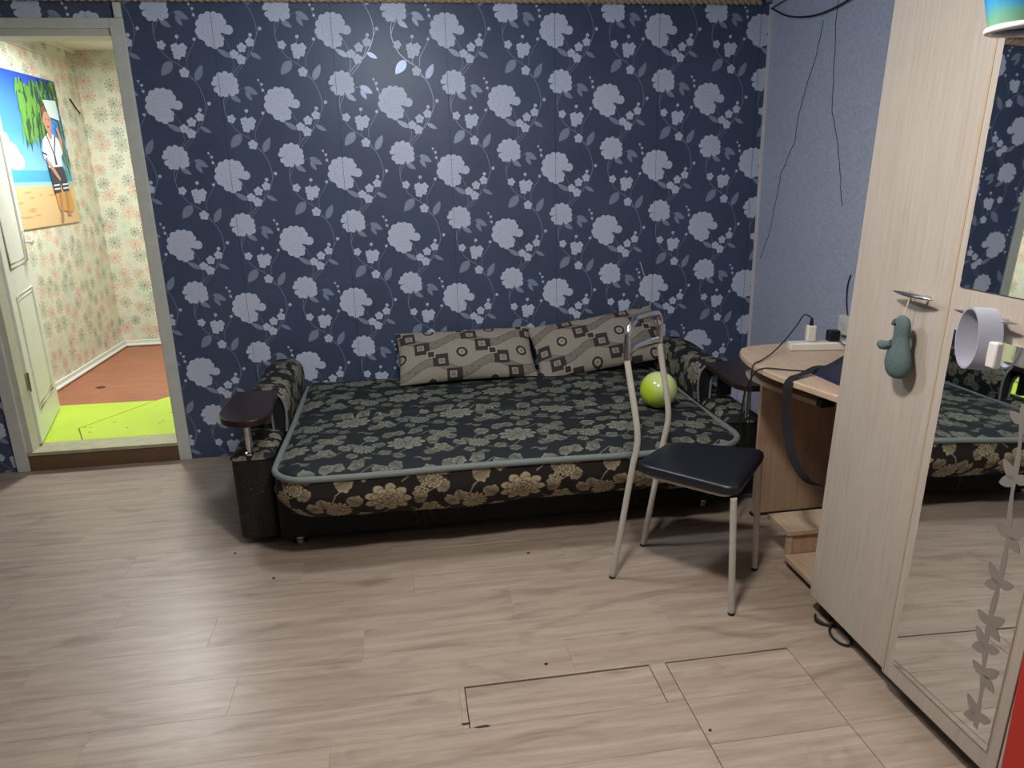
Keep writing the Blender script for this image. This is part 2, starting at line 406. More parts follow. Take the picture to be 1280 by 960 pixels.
for i, (a, b, R) in enumerate(blossoms):
    sh = blossom_shape(R, i*1.3)
    motif += [(shift(q, a, b), 4+i*.3, 'wp_fl') for q in fan(sh)]
    motif += [(shift(q, a, b), 4.15+i*.3, 'wp_ln') for q in fan([(math.cos(t*PI/3)*R*.14, math.sin(t*PI/3)*R*.14) for t in range(6)])]
for a, b, R in buds: motif += [(shift(q, a, b), 4, 'wp_fl') for q in fan([(math.cos(t*PI/4)*R, math.sin(t*PI/4)*R) for t in range(8)])]
def paper_wall(name, regions, place, lattice_x, lattice_z, nx, nz, ground, seams=True):
    q = MB(); ground(q)
    for j in range(-1, nz+1):
        for i in range(-4, nx):
            ox = lattice_x+.53*i-(.2643 if j % 2 else 0); oz = lattice_z-.32*j
            for box in regions:
                if ox+.25 < box[0] or ox-.31 > box[1] or oz+.15 < box[2] or oz-.56 > box[3]: continue
                for poly, lay, mt in motif:
                    c = clip(shift(poly, ox, oz), box)
                    if c: q.face([place(a, b, .0003*lay) for a, b in c], mt)
    if seams:
        for i in range(-3, 6):
            x = lattice_x+.53*i-.006
            for box in regions:
                c = clip([(x, 0), (x+.0016, 0), (x+.0016, H), (x, H)], box)
                if c: q.face([place(a, b, .0018) for a, b in c], 'wp_seam')
    o = q.build(name, recalc=False); return struct(o)
def gback(q):
    # brick-free plastered wall as closed boxes around the doorway
    q.box((XL, 0, -.02), (DX0-.02, .14, H), 'wp'); q.box((DX1+.02, 0, -.02), (XR, .14, H), 'wp'); q.box((DX0-.02, 0, DZ+.02), (DX1+.02, .14, H), 'wp')
paper_wall('wall_back', [(DX1+.02, XR, 0, H), (XL, DX0-.02, 0, H), (DX0-.02, DX1+.02, DZ+.02, H)],
           lambda a, b, d: (a, -d, b), .362843, 2.068563, 7, 8, gback)
# other walls of the room
def gleft(q): q.box((XL-.1, YB, -.02), (XL, .14, H), 'wp')
q = MB(); gleft(q); struct(q.build('wall_left'))
q = MB(); q.box((XR, YB, -.02), (XR+.1, .14, H), 'grey'); wr = struct(q.build('wall_right'))
q = MB(); q.box((XL-.1, YB-.1, -.02), (XR+.1, YB, H), 'plain'); struct(q.build('wall_front'))
q = MB(); q.box((XL-.1, YB-.1, H), (XR+.1, .14, H+.05), 'ceil'); struct(q.build('ceiling'))
# torn seams in the grey paper
for pts in ([(-0.495, 2.025), (-0.46, 1.882), (-0.408, 1.787), (-0.343, 1.617), (-0.335, 1.526), (-0.226, 1.378), (-0.19, 1.24), (-0.148, 1.075), (-0.048, 0.897)],
            [(-0.60, 2.19), (-0.595, 1.991), (-0.633, 1.631), (-0.7, 1.495), (-0.742, 1.36), (-0.781, 1.209)]):
    P = []
    for i in range(len(pts)-1):
        for k in range(6):
            t = k/6; P.append((XR-.0008, pts[i][0]+(pts[i+1][0]-pts[i][0])*t+rr.uniform(-.004, .004), pts[i][1]+(pts[i+1][1]-pts[i][1])*t))
    q = MB(); q.tube(P, .0017, 'crack', 5); q.build('paper_crack', wr)
# corner bead and rope cornice
boxo('trim_1', (XR-.012, -.012, 0), (XR, 0, H-.03), 'ringin', bevel=0); bpy.data.objects['trim_1']['kind'] = 'structure'
q = MB()
for ph in (0, PI):
    N = 620; P = []
    for i in range(N):
        x = -1.5+i*(4.5/N); a = x*PI*2/.062+ph
        P.append((x, -.017+.0085*math.cos(a), H-.019+.0085*math.sin(a)))
    q.tube(P, .0115, 'rope', 6)
tr = q.build('trim_2', smooth=True); struct(tr)

# ---- laminate floor, plank by plank, with the cellar hatch
q = MB(); q.box((XL-.1, YB-.1, -.05), (XR+.1, .14, -.006), 'gap'); fl = struct(q.build('floor'))
HA = (1.24, 1.79, -2.20, -2.035); HB = (1.84, 2.228, -2.53, -2.035)
row_off = {-2.365: -.10, -2.20: .24, -2.035: .585, -1.87: -.04, -1.705: .455, -1.54: .125, -1.375: .70, -1.21: .04, -1.045: .40, -.88: -.24, -.715: .32, -.55: .75, -.385: .10, -.22: .52, -.055: .9}
def plank(name, x0, x1, y0, y1, top=0.0, parent=fl, dark=False):
    w_, d_ = x1-x0, y1-y0
    me = bpy.data.meshes.new(name); c = .00035; t = .006
    v = [(0, 0, -t), (w_, 0, -t), (w_, d_, -t), (0, d_, -t), (0, 0, -c), (w_, 0, -c), (w_, d_, -c), (0, d_, -c), (c, c, 0), (w_-c, c, 0), (w_-c, d_-c, 0), (c, d_-c, 0)]
    fs = [(0, 1, 5, 4), (1, 2, 6, 5), (2, 3, 7, 6), (3, 0, 4, 7), (4, 5, 9, 8), (5, 6, 10, 9), (6, 7, 11, 10), (7, 4, 8, 11), (8, 9, 10, 11)]
    me.from_pydata(v, [], fs); me.materials.append(M['floor']); me.update()
    o = bpy.data.objects.new(name, me); o.location = (x0, y0, top); COL.objects.link(o); o.parent = parent; return o
ys = [-2.035+.165*k for k in range(-11, 13)]
for y0 in ys:
    y1 = min(y0+.165, 0); key = round(y0, 3)
    if y0 > -.01: continue
    # the key is the lower edge of the row
    off = {-2.2: .24, -2.035: .585, -1.87: -.04, -1.705: .455, -1.54: .125, -1.375: .70, -1.21: .04, -1.045: .42, -.88: -.24, -.715: .32}.get(key, (abs(math.sin(y0*37.7))*.98))
    if key == -2.365: off = .88
    g = .0002
    xs = [XL]+[off+.985*k for k in range(-4, 5) if XL+.05 < off+.985*k < XR-.05]+[XR]
    for a, b in zip(xs[:-1], xs[1:]):
        segs = [(a, b)]
        for hx0, hx1, hy0, hy1 in (HA, HB):
            if y0 < hy1-.01 and y1 > hy0+.01:
                ns = []
                for s0, s1 in segs:
                    if s1 <= hx0 or s0 >= hx1: ns.append((s0, s1)); continue
                    if s0 < hx0: ns.append((s0, hx0))
                    if s1 > hx1: ns.append((hx1, s1))
                segs = ns
        for s0, s1 in segs:
            if s1-s0 > .01: plank('plank', s0+g, s1-g, y0+g, y1-g)
def hatch(name, R, splits, gap, label):
    x0, x1, y0, y1 = R; t = empty(name, ((x0+x1)/2, (y0+y1)/2, -.006)); tag(t, label, 'hatch')
    for a, b in splits:
        p = plank('plank', x0+gap, x1-gap*.8, a, b, 0, None); p.parent = t; p.location = (x0+gap-t.location.x, a-t.location.y, .006)
    return t
hatch('floor_hatch', HA, [(-2.1995, -2.0425)], .0028, 'narrow cut-out floor panel with a dark gap along its far edge, left of the pair')
hatch('floor_hatch', HB, [(-2.3645, -2.2005), (-2.1995, -2.0405), (-2.529, -2.3655)], .0022, 'larger cut-out floor hatch panel nearer the wardrobe, right of the pair')
for (x, y, a, wd, dp) in ((1.232, -2.182, .4, .03, .011), (1.275, -2.2, .08, .05, .012)):   # chipped edges of the cut
    q = MB(); N = 12
    q.prism([(x+math.cos(2*PI*k/N+a)*wd*.5*(.7+.3*rr.random()), y+math.sin(2*PI*k/N+a)*dp*.5*(.6+.4*rr.random())) for k in range(N)], -.001, .0006, 'gap')
    q.build('chip', fl)

# ---- doorway trim, threshold
t = MB(); t.box((DX1-.012, -.014, 0), (-.017, 0, 2.112), 'frame'); struct(t.build('trim_3', bevel=.003))
t = MB(); t.box((-.865, -.014, 0), (-.805, 0, 2.07), 'frame'); struct(t.build('trim_4', bevel=.003))
t = MB(); t.box((-.865, -.0135, 2.07), (DX1-.012, 0, 2.112), 'frame'); struct(t.build('trim_5', bevel=.003))
t = MB(); t.box((-.05, -.02, 2.112), (-.018, 0, H-.04), 'frame'); struct(t.build('trim_6', bevel=.003))
d = empty('door_1', (-.43, .06, 0)); struct(d)
def dpart(name, a, b, m, bev=.002):
    o = boxo(name, a, b, m, None, bev); o.parent = d; o.location = (-d.location.x, -d.location.y, 0); return o
dpart('jamb', (DX1-.012, .001, .09), (DX1+.02, .139, DZ), 'framed'); dpart('jamb', (DX0-.02, .001, .09), (DX0+.022, .075, DZ), 'framed')
dpart('jamb', (DX0-.02, .075, .09), (DX0+.006, .139, DZ), 'framed')
dpart('head_jamb', (DX0-.02, .001, DZ-.03), (DX1+.02, .139, DZ+.0195), 'framed')
dpart('threshold_riser', (DX0-.0205, -.006, -.006), (DX1+.0195, .139, .082), 'thr')
dpart('threshold', (DX0-.02, -.012, .082), (DX1+.0195, .139, .1), 'thrt')

# ---- far room
q = MB(); q.box((-1.32, .14, 0), (-1.17, 2.6, 2.42), 'burst'); fwl = struct(q.build('wall_far_left'))
q = MB(); q.box((-1.32, 2.5, 0), (1.6, 2.6, 2.42), 'burst'); struct(q.build('wall_far_back'))
q = MB(); q.box((1.5, .14, 0), (1.6, 2.5, 2.42), 'burst'); struct(q.build('wall_far_right'))
q = MB(); q.box((-1.32, .14, 2.35), (1.6, 2.6, 2.42), 'ceilfar'); struct(q.build('ceiling_far'))
q = MB(); q.box((-1.32, .135, H), (XR+.1, .16, 2.42), 'plain'); struct(q.build('wall_lintel'))
q = MB(); q.box((-1.32, .139, -.05), (1.6, 2.6, .09), 'brown'); ff = struct(q.build('floor_far'))
def fpoly(name, outline, m, z1=.1):
    q = MB(); q.prism(outline, .09, z1, m); return q.build(name, ff, bevel=.001)
# lime painted boards with the seam between them
fpoly('floor_board', [(-1.17, .14), (-.60, .14), (-.70, .35), (-.46, .76), (-.43, .812), (-1.17, .842)], 'lime')
fpoly('floor_board', [(-.595, .14), (-.06, .14), (.35, .14), (.35, 1.55), (-.335, .925), (-.425, .812), (-.455, .755), (-.692, .35)], 'lime')
fpoly('floor_board', [(-1.17, .846), (-.43, .816), (-.34, .93), (.35, 1.56), (.35, 2.5), (-1.17, 2.5)], 'brown', .099)
fpoly('floor_board', [(.355, .14), (1.5, .14), (1.5, 2.5), (.355, 2.5)], 'brown', .099)
q = MB(); q.prism([(-.93, 1.22), (-.90, 1.19), (-.86, 1.2), (-.87, 1.235), (-.9, 1.245)], .099, .1005, 'gap'); q.build('knot', ff)
for k in range(9):
    x, y = rr.uniform(-.75, -.15), rr.uniform(.2, .72); q = MB()
    q.prism([(x, y), (x+.012, y-.002), (x+.014, y+.004), (x+.003, y+.006)], .1, .1006, 'gap'); q.build('chip', ff)
def bb(name, a, b, m='doorp', parent=None):
    return struct(boxo(name, a, b, m, parent, .004))
o = bb('baseboard_far_left', (-1.17, .14, .1), (-1.155, 2.5, .15)); q = MB(); q.tube([(-1.148, .2, .112), (-1.148, 2.478, .112)], .011, 'doorp', 8); q.build('quarter_round', o, smooth=True)
o = bb('baseboard_far_back', (-1.155, 2.485, .1), (1.5, 2.5, .15)); q = MB(); q.tube([(-1.148, 2.478, .112), (1.4, 2.478, .112)], .011, 'doorp', 8); q.build('quarter_round', o, smooth=True)
# ceiling cove of the far room
q = MB(); q.prism([(.14, 2.35), (2.5, 2.35), (2.5, 2.33), (.14, 2.33)], -1.17, -1.15, 'ceilfar', 'x'); struct(q.build('trim_7'))
# clothes line strung along the two walls
q = MB(); q.tube([(-1.160, .3, 2.262), (-1.160, 1.4, 2.252), (-1.160, 2.40, 2.24), (-1.10, 2.488, 2.238), (.9, 2.488, 2.25)], .0035, 'ringin', 6)
tag(q.build('clothes_line', smooth=True), 'thin pale cord strung below the ceiling of the far room', 'cord')
q = MB(); q.tube(smoothpath([(-1.165, 2.28, 1.995), (-1.15, 2.29, 1.955), (-1.14, 2.31, 1.92), (-1.14, 2.345, 1.905), (-1.15, 2.375, 1.90)], 4), .006, 'dark', 6)
tag(q.build('wall_hook', smooth=True), 'small dark bent hook on the starburst wallpaper beyond the doorway', 'hook')

# ---- door leaf (opens into the far room)
ang = math.atan2(.72, -.20)
lf = empty('open_door', (-.775, .10, 0), (0, 0, ang)); tag(lf, 'white panelled door standing open into the far room', 'door')
q = MB(); q.box((0, 0, .108), (.70, .038, 2.03), 'doorp'); q.build('door_leaf', lf, bevel=.002)
def panel(name, x0, x1, z0, z1, arch):
    for d_, rad in ((0, .006), (.022, .004)):
        P = []
        xa, xb, za, zb = x0+d_, x1-d_, z0+d_, z1-d_
        P += [(xa, za), (xb, za), (xb, zb-(.06 if arch else 0))]
        if arch:
            for k in range(1, 8): P.append((xb+(xa-xb)*k/8, zb-.06+.06*math.sin(PI*k/8)))
            P.append((xa, zb-.06))
        else: P.append((xa, zb))
        q = MB(); q.tube([(a, -.001, b) for a, b in P], rad, 'doorp', 6, closed=True); q.build(name, lf, smooth=True)
panel('panel_moulding', .12, .58, .26, .86, False); panel('panel_moulding', .12, .58, 1.0, 1.88, True)
q = MB(); q.box((.625, -.004, 1.0), (.655, 0, 1.16), 'chrome'); hp = q.build('handle_plate', lf, bevel=.001)
q = MB(); q.tube([(.64, -.004, 1.10), (.64, -.045, 1.10), (.60, -.05, 1.10), (.54, -.05, 1.095)], .007, 'chrome', 8); q.build('door_handle', lf, smooth=True)
for z in (.40, 1.75):
    q = MB(); q.box((-.003, .004, z), (0, .034, z+.09), 'chrome'); q.tube([(-.004, -.002, z-.005), (-.004, -.002, z+.095)], .005, 'chrome', 8); q.build('hinge', lf)

# ---- poster on the far left wall
po = empty('beach_poster', (-1.168, 1.49, 1.135)); tag(po, 'beach poster with palm and child in sailor suit on the far room wall', 'poster')
for n, c, ro in (('sky1', (36, 92, 196), .35), ('sea', (70, 168, 206), .35), ('sea2', (150, 214, 226), .35), ('sand', (226, 190, 138), .4), ('sand2', (206, 164, 112), .4), ('cloud', (206, 226, 244), .4),
                 ('palmd', (38, 78, 50), .4), ('palml', (96, 150, 62), .4), ('skin', (196, 142, 118), .4), ('hair', (120, 84, 62), .5), ('suitw', (226, 230, 238), .4), ('navy', (36, 38, 62), .4), ('case', (214, 158, 58), .4), ('note', (212, 232, 226), .4), ('foot_', (176, 128, 104), .4)):
    M['p_'+n] = newmat('print_'+n, lin(*c), ro)
tsk = NT(M['p_sky1']); tc = tsk.n('ShaderNodeTexCoord'); sp = tsk.n('ShaderNodeSeparateXYZ'); tsk.l(tc.outputs['Object'], sp.inputs[0])
tsk.l(tsk.ramp(tsk.math('MULTIPLY', sp.outputs[2], 1.05), [(.36, lin(130, 196, 232)), (.62, lin(70, 140, 222)), (.98, lin(34, 78, 190))]), tsk.b.inputs['Base Color'])
PC = [0]
def pr(poly, lay, m, qq): qq.face([(.005+.0003*lay+PC[0]*1.2e-5, a-1.49, b-1.135) for a, b in poly], m)
def tri_poly(pts, lay, m, qq):
    vs = [Vector((a, b, 0)) for a, b in pts]; PC[0] += 1
    for t_ in tessellate_polygon([vs]): pr([pts[i] for i in t_], lay, m, qq)
q = MB(); q.box((0, -.62, 0), (.003, .575, .952), 'white'); q.build('sheet', po)
Y0, Y1 = .88, 2.06
q = MB()
pr([(Y0, 1.49), (Y1, 1.49), (Y1, 2.085), (Y0, 2.085)], 1, 'p_sky1', q)
pr([(Y0, 1.41), (Y1, 1.41), (Y1, 1.493), (Y0, 1.493)], 2, 'p_sea', q); pr([(Y0, 1.385), (Y1, 1.385), (Y1, 1.42), (Y0, 1.42)], 3, 'p_sea2', q)
pr([(Y0, 1.137), (Y1, 1.137), (Y1, 1.395), (Y0, 1.395)], 4, 'p_sand', q)
for k in range(22):
    a, b = rr.uniform(Y0+.02, Y1-.2), rr.uniform(1.15, 1.37); L = rr.uniform(.05, .17)
    tri_poly([(a, b), (a+L*.5, b-.008), (a+L, b+.004), (a+L*.5, b+.009)], 5, 'p_sand2', q)
for cx, cz, R in ((1.15, 1.60, .11), (1.26, 1.58, .10), (1.34, 1.545, .06), (1.05, 1.57, .12), (1.20, 1.67, .06), (1.1, 1.54, .1), (1.3, 1.53, .06)):
    tri_poly([(max(Y0, cx+R*math.cos(t_*PI/10)), max(1.494, cz+R*math.sin(t_*PI/10)*.8)) for t_ in range(20)], 2, 'p_cloud', q)
q.build('beach_print', po, recalc=False)
q = MB()
for k in range(150):      # palm fronds hanging from the upper right
    a, b = rr.uniform(1.48, 1.80), rr.uniform(1.78, 2.06); L = rr.uniform(.08, .2); dx = rr.uniform(-.05, .03)
    a2 = min(a+.02, Y1); tri_poly([(a, b), (a2, b), (min(Y1, a2+dx*.5+.01), b-L*.5), (a+dx, b-L), (a+dx*.5-.006, b-L*.5)], 6+(k % 2), 'p_palml' if k % 3 else 'p_palmd', q)
for k in range(60):
    a, b = rr.uniform(1.78, 2.03), rr.uniform(1.96, 2.08); L = rr.uniform(.05, .14)
    tri_poly([(a, b), (min(a+.025, Y1), b), (min(a+.02, Y1), b-L)], 6, 'p_palmd' if k % 3 else 'p_palml', q)
for k in range(34):
    a = rr.uniform(1.94, 2.05); b = rr.uniform(1.5, 1.86); L = rr.uniform(.08, .16)
    tri_poly([(a, b), (min(a+.012, Y1), b+.01), (min(a+.03, Y1), b-L)], 6, 'p_palmd' if k % 2 else 'p_palml', q)
q.build('palm_print', po, recalc=False)
q = MB()
def blob(cx, cz, rx, rz, lay, m, n=18, a0=0): tri_poly([(cx+rx*math.cos(2*PI*t_/n+a0), cz+rz*math.sin(2*PI*t_/n+a0)) for t_ in range(n)], lay, m, q)
tri_poly([(1.735, 1.36), (1.98, 1.36), (2.0, 1.24), (1.96, 1.21), (1.76, 1.23)], 8, 'p_case', q)
tri_poly([(1.79, 1.36), (1.84, 1.36), (1.80, 1.17), (1.79, 1.15), (1.75, 1.15), (1.77, 1.2)], 9, 'p_foot_', q)
tri_poly([(1.88, 1.36), (1.94, 1.36), (1.915, 1.22), (1.93, 1.185), (1.87, 1.19), (1.885, 1.24)], 9, 'p_foot_', q)
tri_poly([(1.70, 1.53), (1.93, 1.53), (1.965, 1.40), (1.965, 1.355), (1.87, 1.35), (1.85, 1.44), (1.83, 1.35), (1.73, 1.34)], 10, 'p_navy', q)
for zz in (1.365, 1.39): tri_poly([(1.735, zz), (1.825, zz+.004), (1.825, zz+.014), (1.735, zz+.01)], 11, 'p_suitw', q); tri_poly([(1.872, zz+.004), (1.962, zz+.008), (1.962, zz+.018), (1.872, zz+.014)], 11, 'p_suitw', q)
tri_poly([(1.70, 1.69), (1.79, 1.735), (1.86, 1.73), (1.94, 1.70), (1.97, 1.61), (1.93, 1.58), (1.93, 1.52), (1.71, 1.51), (1.715, 1.58), (1.67, 1.56), (1.66, 1.62)], 11, 'p_suitw', q)
tri_poly([(1.66, 1.60), (1.72, 1.585), (1.72, 1.598), (1.66, 1.613)], 12, 'p_navy', q)
tri_poly([(1.755, 1.72), (1.77, 1.725), (1.83, 1.61), (1.885, 1.725), (1.90, 1.72), (1.832, 1.585)], 12, 'p_navy', q)
tri_poly([(1.822, 1.60), (1.842, 1.60), (1.85, 1.53), (1.82, 1.53)], 12, 'p_navy', q)
tri_poly([(1.69, 1.57), (1.72, 1.56), (1.80, 1.50), (1.86, 1.44), (1.85, 1.42), (1.80, 1.45), (1.71, 1.53)], 13, 'p_skin', q)
tri_poly([(1.93, 1.60), (1.97, 1.61), (2.0, 1.70), (1.96, 1.78), (1.93, 1.77), (1.95, 1.70)], 10, 'p_skin', q)
blob(1.82, 1.73, .03, .035, 12, 'p_skin'); blob(1.815, 1.815, .058, .082, 13, 'p_skin'); blob(1.81, 1.865, .06, .048, 12, 'p_hair')
tri_poly([(1.757, 1.84), (1.77, 1.89), (1.82, 1.91), (1.865, 1.885), (1.873, 1.84), (1.85, 1.868), (1.80, 1.872)], 14, 'p_hair', q)
for dx in (-.022, .022): blob(1.815+dx, 1.82, .008, .005, 14, 'p_hair', 8)
blob(1.815, 1.775, .016, .005, 14, 'p_navy', 8); blob(1.757, 1.81, .01, .018, 12, 'p_skin', 10)
q.build('child_print', po, recalc=False)
q = MB(); tri_poly([(1.80, 1.945), (2.0, 1.955), (2.01, 1.825), (1.86, 1.84)], 16, 'p_note', q); q.build('paper_note', po, recalc=False)

# ================================================================== SOFA BED
def gridmesh(name, P, colors, mat, parent, closed_u=False):
    """P: (nu, nv, 3) array, colors (nu,nv,3)"""
    nu, nv = P.shape[:2]
    idx = np.arange(nu*nv).reshape(nu, nv)
    iu = np.arange(nu if closed_u else nu-1); a = idx[iu][:, :-1]; b = idx[(iu+1) % nu][:, :-1]; c = idx[(iu+1) % nu][:, 1:]; d_ = idx[iu][:, 1:]
    F = np.stack([a, b, c, d_], -1).reshape(-1, 4)
    me = bpy.data.meshes.new(name); me.vertices.add(nu*nv); me.vertices.foreach_set('co', P.reshape(-1).astype(np.float32))
    me.loops.add(F.size); me.loops.foreach_set('vertex_index', F.reshape(-1).astype(np.int32))
    me.polygons.add(len(F)); me.polygons.foreach_set('loop_start', np.arange(0, F.size, 4, dtype=np.int32)); me.polygons.foreach_set('loop_total', np.full(len(F), 4, dtype=np.int32))
    me.polygons.foreach_set('use_smooth', np.ones(len(F), dtype=bool))
    me.update(calc_edges=True); me.materials.append(M[mat])
    ca = me.color_attributes.new('print', 'FLOAT_COLOR', 'POINT')
    C4 = np.ones((nu*nv, 4), np.float32); C4[:, :3] = colors.reshape(-1, 3); ca.data.foreach_set('color', C4.reshape(-1))
    me.validate(); o = bpy.data.objects.new(name, me); COL.objects.link(o)
    if parent: o.parent = parent
    return o
def floral(u_, v_, tint=(.50, .44, .30), dark=(.011, .011, .014), k_=1.0):
    """woven flowers and leaves, evaluated at every vertex"""
    T = (.50, .34); W, Hh = T; u_ = u_*k_; v_ = v_*k_
    val = np.zeros(u_.shape)
    row = np.floor(v_/Hh); uu = np.mod(u_+row*W*.5, W); vv = np.mod(v_, Hh)
    def wrap(cx, cy):
        dx = uu-cx; dx = np.where(dx > W/2, dx-W, dx); dx = np.where(dx < -W/2, dx+W, dx)
        dy = vv-cy; s = np.where(dy > Hh/2, 1, np.where(dy < -Hh/2, -1, 0))
        dy = dy-s*Hh; dx2 = dx+s*W*.5*0
        return dx2, dy
    def put(mask, tone):
        nonlocal val
        val = np.where(mask, tone, val)
    def stemc(pts, wd=.0022):
        for (ax, ay), (bx, by) in zip(pts[:-1], pts[1:]):
            dx, dy = wrap(ax, ay); ex, ey = bx-ax, by-ay; L2 = ex*ex+ey*ey
            t = np.clip((dx*ex+dy*ey)/L2, 0, 1); dd = np.hypot(dx-t*ex, dy-t*ey); put(dd < wd, .62)
    def leaf(cx, cy, a, L, w_, tone=.8):
        dx, dy = wrap(cx, cy); ca, sa = math.cos(a), math.sin(a); p = dx*ca+dy*sa; q_ = -dx*sa+dy*ca
        t = np.clip(p/L, 0, 1); h = 1.32*w_*np.sin(PI*t**.75)**.8
        inside = (p > 0) & (p < L) & (np.abs(q_) < h*(1+.12*np.sin(p*260)))
        tn = tone*(.50+.50*np.clip(np.abs(q_)/(h+1e-6), 0, 1)**2); put((p > -.002) & (p < L+.002) & (np.abs(q_) < h+.0028), .06); put(inside, tn)
        put(inside & (np.abs(q_-.15*w_*np.sin(p/L*4)) < .0022), .15)
        put(inside & (np.abs(np.mod(p-np.abs(q_)*1.2, .015)-.0075) < .0016) & (np.abs(q_) < h*.8), tone*.42)
    def bloom(cx, cy, R, rings, sq=1.0, rot=0.):
        dx, dy = wrap(cx, cy); dy = dy/sq
        rr_ = np.hypot(dx, dy); th = np.arctan2(dy, dx)
        for k, (fr, n) in enumerate(rings):
            c = np.abs(np.cos(n*(th+rot+k*.37)/2)); lobe = R*fr*(.62+.38*c**.6)
            ins = rr_ < lobe
            edge = (c < .20) & (rr_ > R*fr*.22) | (rr_ > lobe-.0022)
            put((rr_ < lobe+.0035) & (rr_ > R*.1), .10)
            put(ins, .40+.56*np.clip(rr_/(R*fr), 0, 1)**1.5); put(ins & (c < .27) & (rr_ > R*fr*.25), .12); put(ins & (rr_ > lobe-.0014), .95)
            if k < len(rings)-1: pass
            put(ins & (np.abs(np.sin(n*(th+rot+k*.37))) < .16) & (rr_ < lobe*.80) & (rr_ > R*fr*.45), .38)
        put(rr_ < R*.10, .3)
    stemc([(.10, .06), (.15, .035), (.21, .05), (.25, .10)]); stemc([(.33, .10), (.38, .06), (.43, .055), (.47, .09)]); stemc([(.02, .10), (.06, .20), (.12, .26)])
    stemc([(.30, .24), (.36, .29), (.42, .27)]); stemc([(.36, .17), (.41, .20)])
    for a in ((.15, .15, 2.6, .062, .024), (.13, .05, .5, .06, .02), (.19, .03, -.2, .055, .018, .7), (.33, .075, -.9, .055, .019, .75), (.36, .05, .9, .05, .018), (.44, .05, 2.2, .055, .02, .75),
              (.46, .12, .6, .06, .026, .85), (.02, .13, 1.9, .06, .022, .8), (.06, .24, .3, .07, .028, .85), (.14, .29, -.2, .06, .024, .75), (.20, .27, 1.1, .06, .024, .85), (.30, .27, 2.0, .058, .026, .8),
              (.36, .24, .5, .06, .028, .85), (.43, .30, -.7, .06, .024, .8), (.34, .15, .2, .05, .02, .7), (.47, .20, 2.7, .055, .022, .75), (.0, .03, .7, .05, .02, .8), (.27, .325, .0, .055, .02, .7), (.10, .335, 2.9, .05, .018, .7)):
        leaf(*a)
    bloom(.245, .165, .085, [(1.0, 9), (.72, 8), (.45, 6), (.25, 5)], .85)
    bloom(.065, .115, .047, [(1.0, 14), (.72, 12), (.45, 9)], 1.05, .4)
    bloom(.40, .10, .036, [(1.0, 5), (.5, 5)], .9, .2)
    bloom(.415, .235, .034, [(1.0, 10), (.6, 8)], 1., .9)
    for bx, by in ((.355, .205), (.375, .215), (.385, .195), (.365, .19), (.38, .175), (.345, .185)):
        dx, dy = wrap(bx, by); rr_ = np.hypot(dx, dy); put(rr_ < .0105, .9); put(rr_ < .0065, .2); put(rr_ < .0028, .8)
    n1 = .5+.5*np.sin(u_*11+3*np.sin(v_*7))*np.sin(v_*13+1)
    tin = np.array(tint)*(1-.18*n1[..., None])+np.array((.0, .03, .0))*0
    return np.array(dark)+(tin-np.array(dark))*val[..., None]
TOPT = (.27, .275, .215); SIDET = (.50, .42, .28)  # same fabric; mattress top tinted grey-green, its grazing-angle sheen put into the colour
sofa = empty('sofa_bed', (1.53, -.65, 0)); tag(sofa, 'unfolded sofa bed in black and beige floral fabric with grey piping against the dark wall', 'sofa')
def sp_(o):
    o.parent = sofa; o.location = (-1.53, .65, 0); return o
MX0, MX1, MYF, MYB, RC = .63, 2.43, -1.305, -.03, .13
def halfw(y):
    d_ = np.clip(y-MYF, 0, RC); return (MX1-MX0)/2-(RC-np.sqrt(np.maximum(RC**2-(RC-d_)**2, 0)))
ny, nx = 450, 600
yy = MYF+(MYB-MYF)*(np.linspace(0, 1, ny))**1.05; tt = np.linspace(-1, 1, nx)
Yg, Tg = np.meshgrid(yy, tt, indexing='ij'); Xg = 1.53+Tg*halfw(Yg)
e = np.minimum(np.minimum(Yg-MYF, MYB-Yg), (1-np.abs(Tg))*halfw(Yg))
Zg = .372+.026*(1-np.exp(-np.clip(e, 0, 1)/.05))+.006*np.sin(Xg*5.1+1)*np.sin(Yg*6.3)+.004*np.sin(Xg*17)*np.sin(Yg*11)
Zg -= .022*np.exp(-((Yg+.70-.03*np.sin(Xg*2))/.014)**2)
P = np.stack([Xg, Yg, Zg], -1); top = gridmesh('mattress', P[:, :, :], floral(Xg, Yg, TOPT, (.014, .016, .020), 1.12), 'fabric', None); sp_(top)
# perimeter used by piping and valance
def perim(n_side, n_c):
    out = []
    for k in range(n_side): out.append((MX0, MYB+(MYF+RC-MYB)*k/n_side))
    for k in range(n_c): a = PI+PI/2*k/n_c; out.append((MX0+RC+RC*math.cos(a), MYF+RC+RC*math.sin(a)))
    for k in range(n_side): out.append((MX0+RC+(MX1-MX0-2*RC)*k/n_side, MYF))
    for k in range(n_c): a = -PI/2+PI/2*k/n_c; out.append((MX1-RC+RC*math.cos(a), MYF+RC+RC*math.sin(a)))
    for k in range(n_side+1): out.append((MX1, MYF+RC+(MYB-MYF-RC)*k/n_side))
    return np.array(out)
pm = perim(500, 70); seg = np.hypot(*np.diff(pm, axis=0).T); s_ = np.concatenate([[0], np.cumsum(seg)])
nrm = np.gradient(pm, axis=0); nrm = np.stack([nrm[:, 1], -nrm[:, 0]], 1); nrm /= np.linalg.norm(nrm, axis=1)[:, None]; nrm = -nrm*np.sign((nrm*(pm-[1.53, -.6])).sum(1))[:, None]*-1
nv = 76; tv = np.linspace(0, 1, nv)
inset = .012*np.sin(PI*tv)*1.2-.055*np.clip((tv-.35)/.65, 0, 1)**1.6
zz = .365-tv*.172
Pv = np.zeros((len(pm), nv, 3))
wv = .006*np.sin(s_*14)+.003*np.sin(s_*37+1)
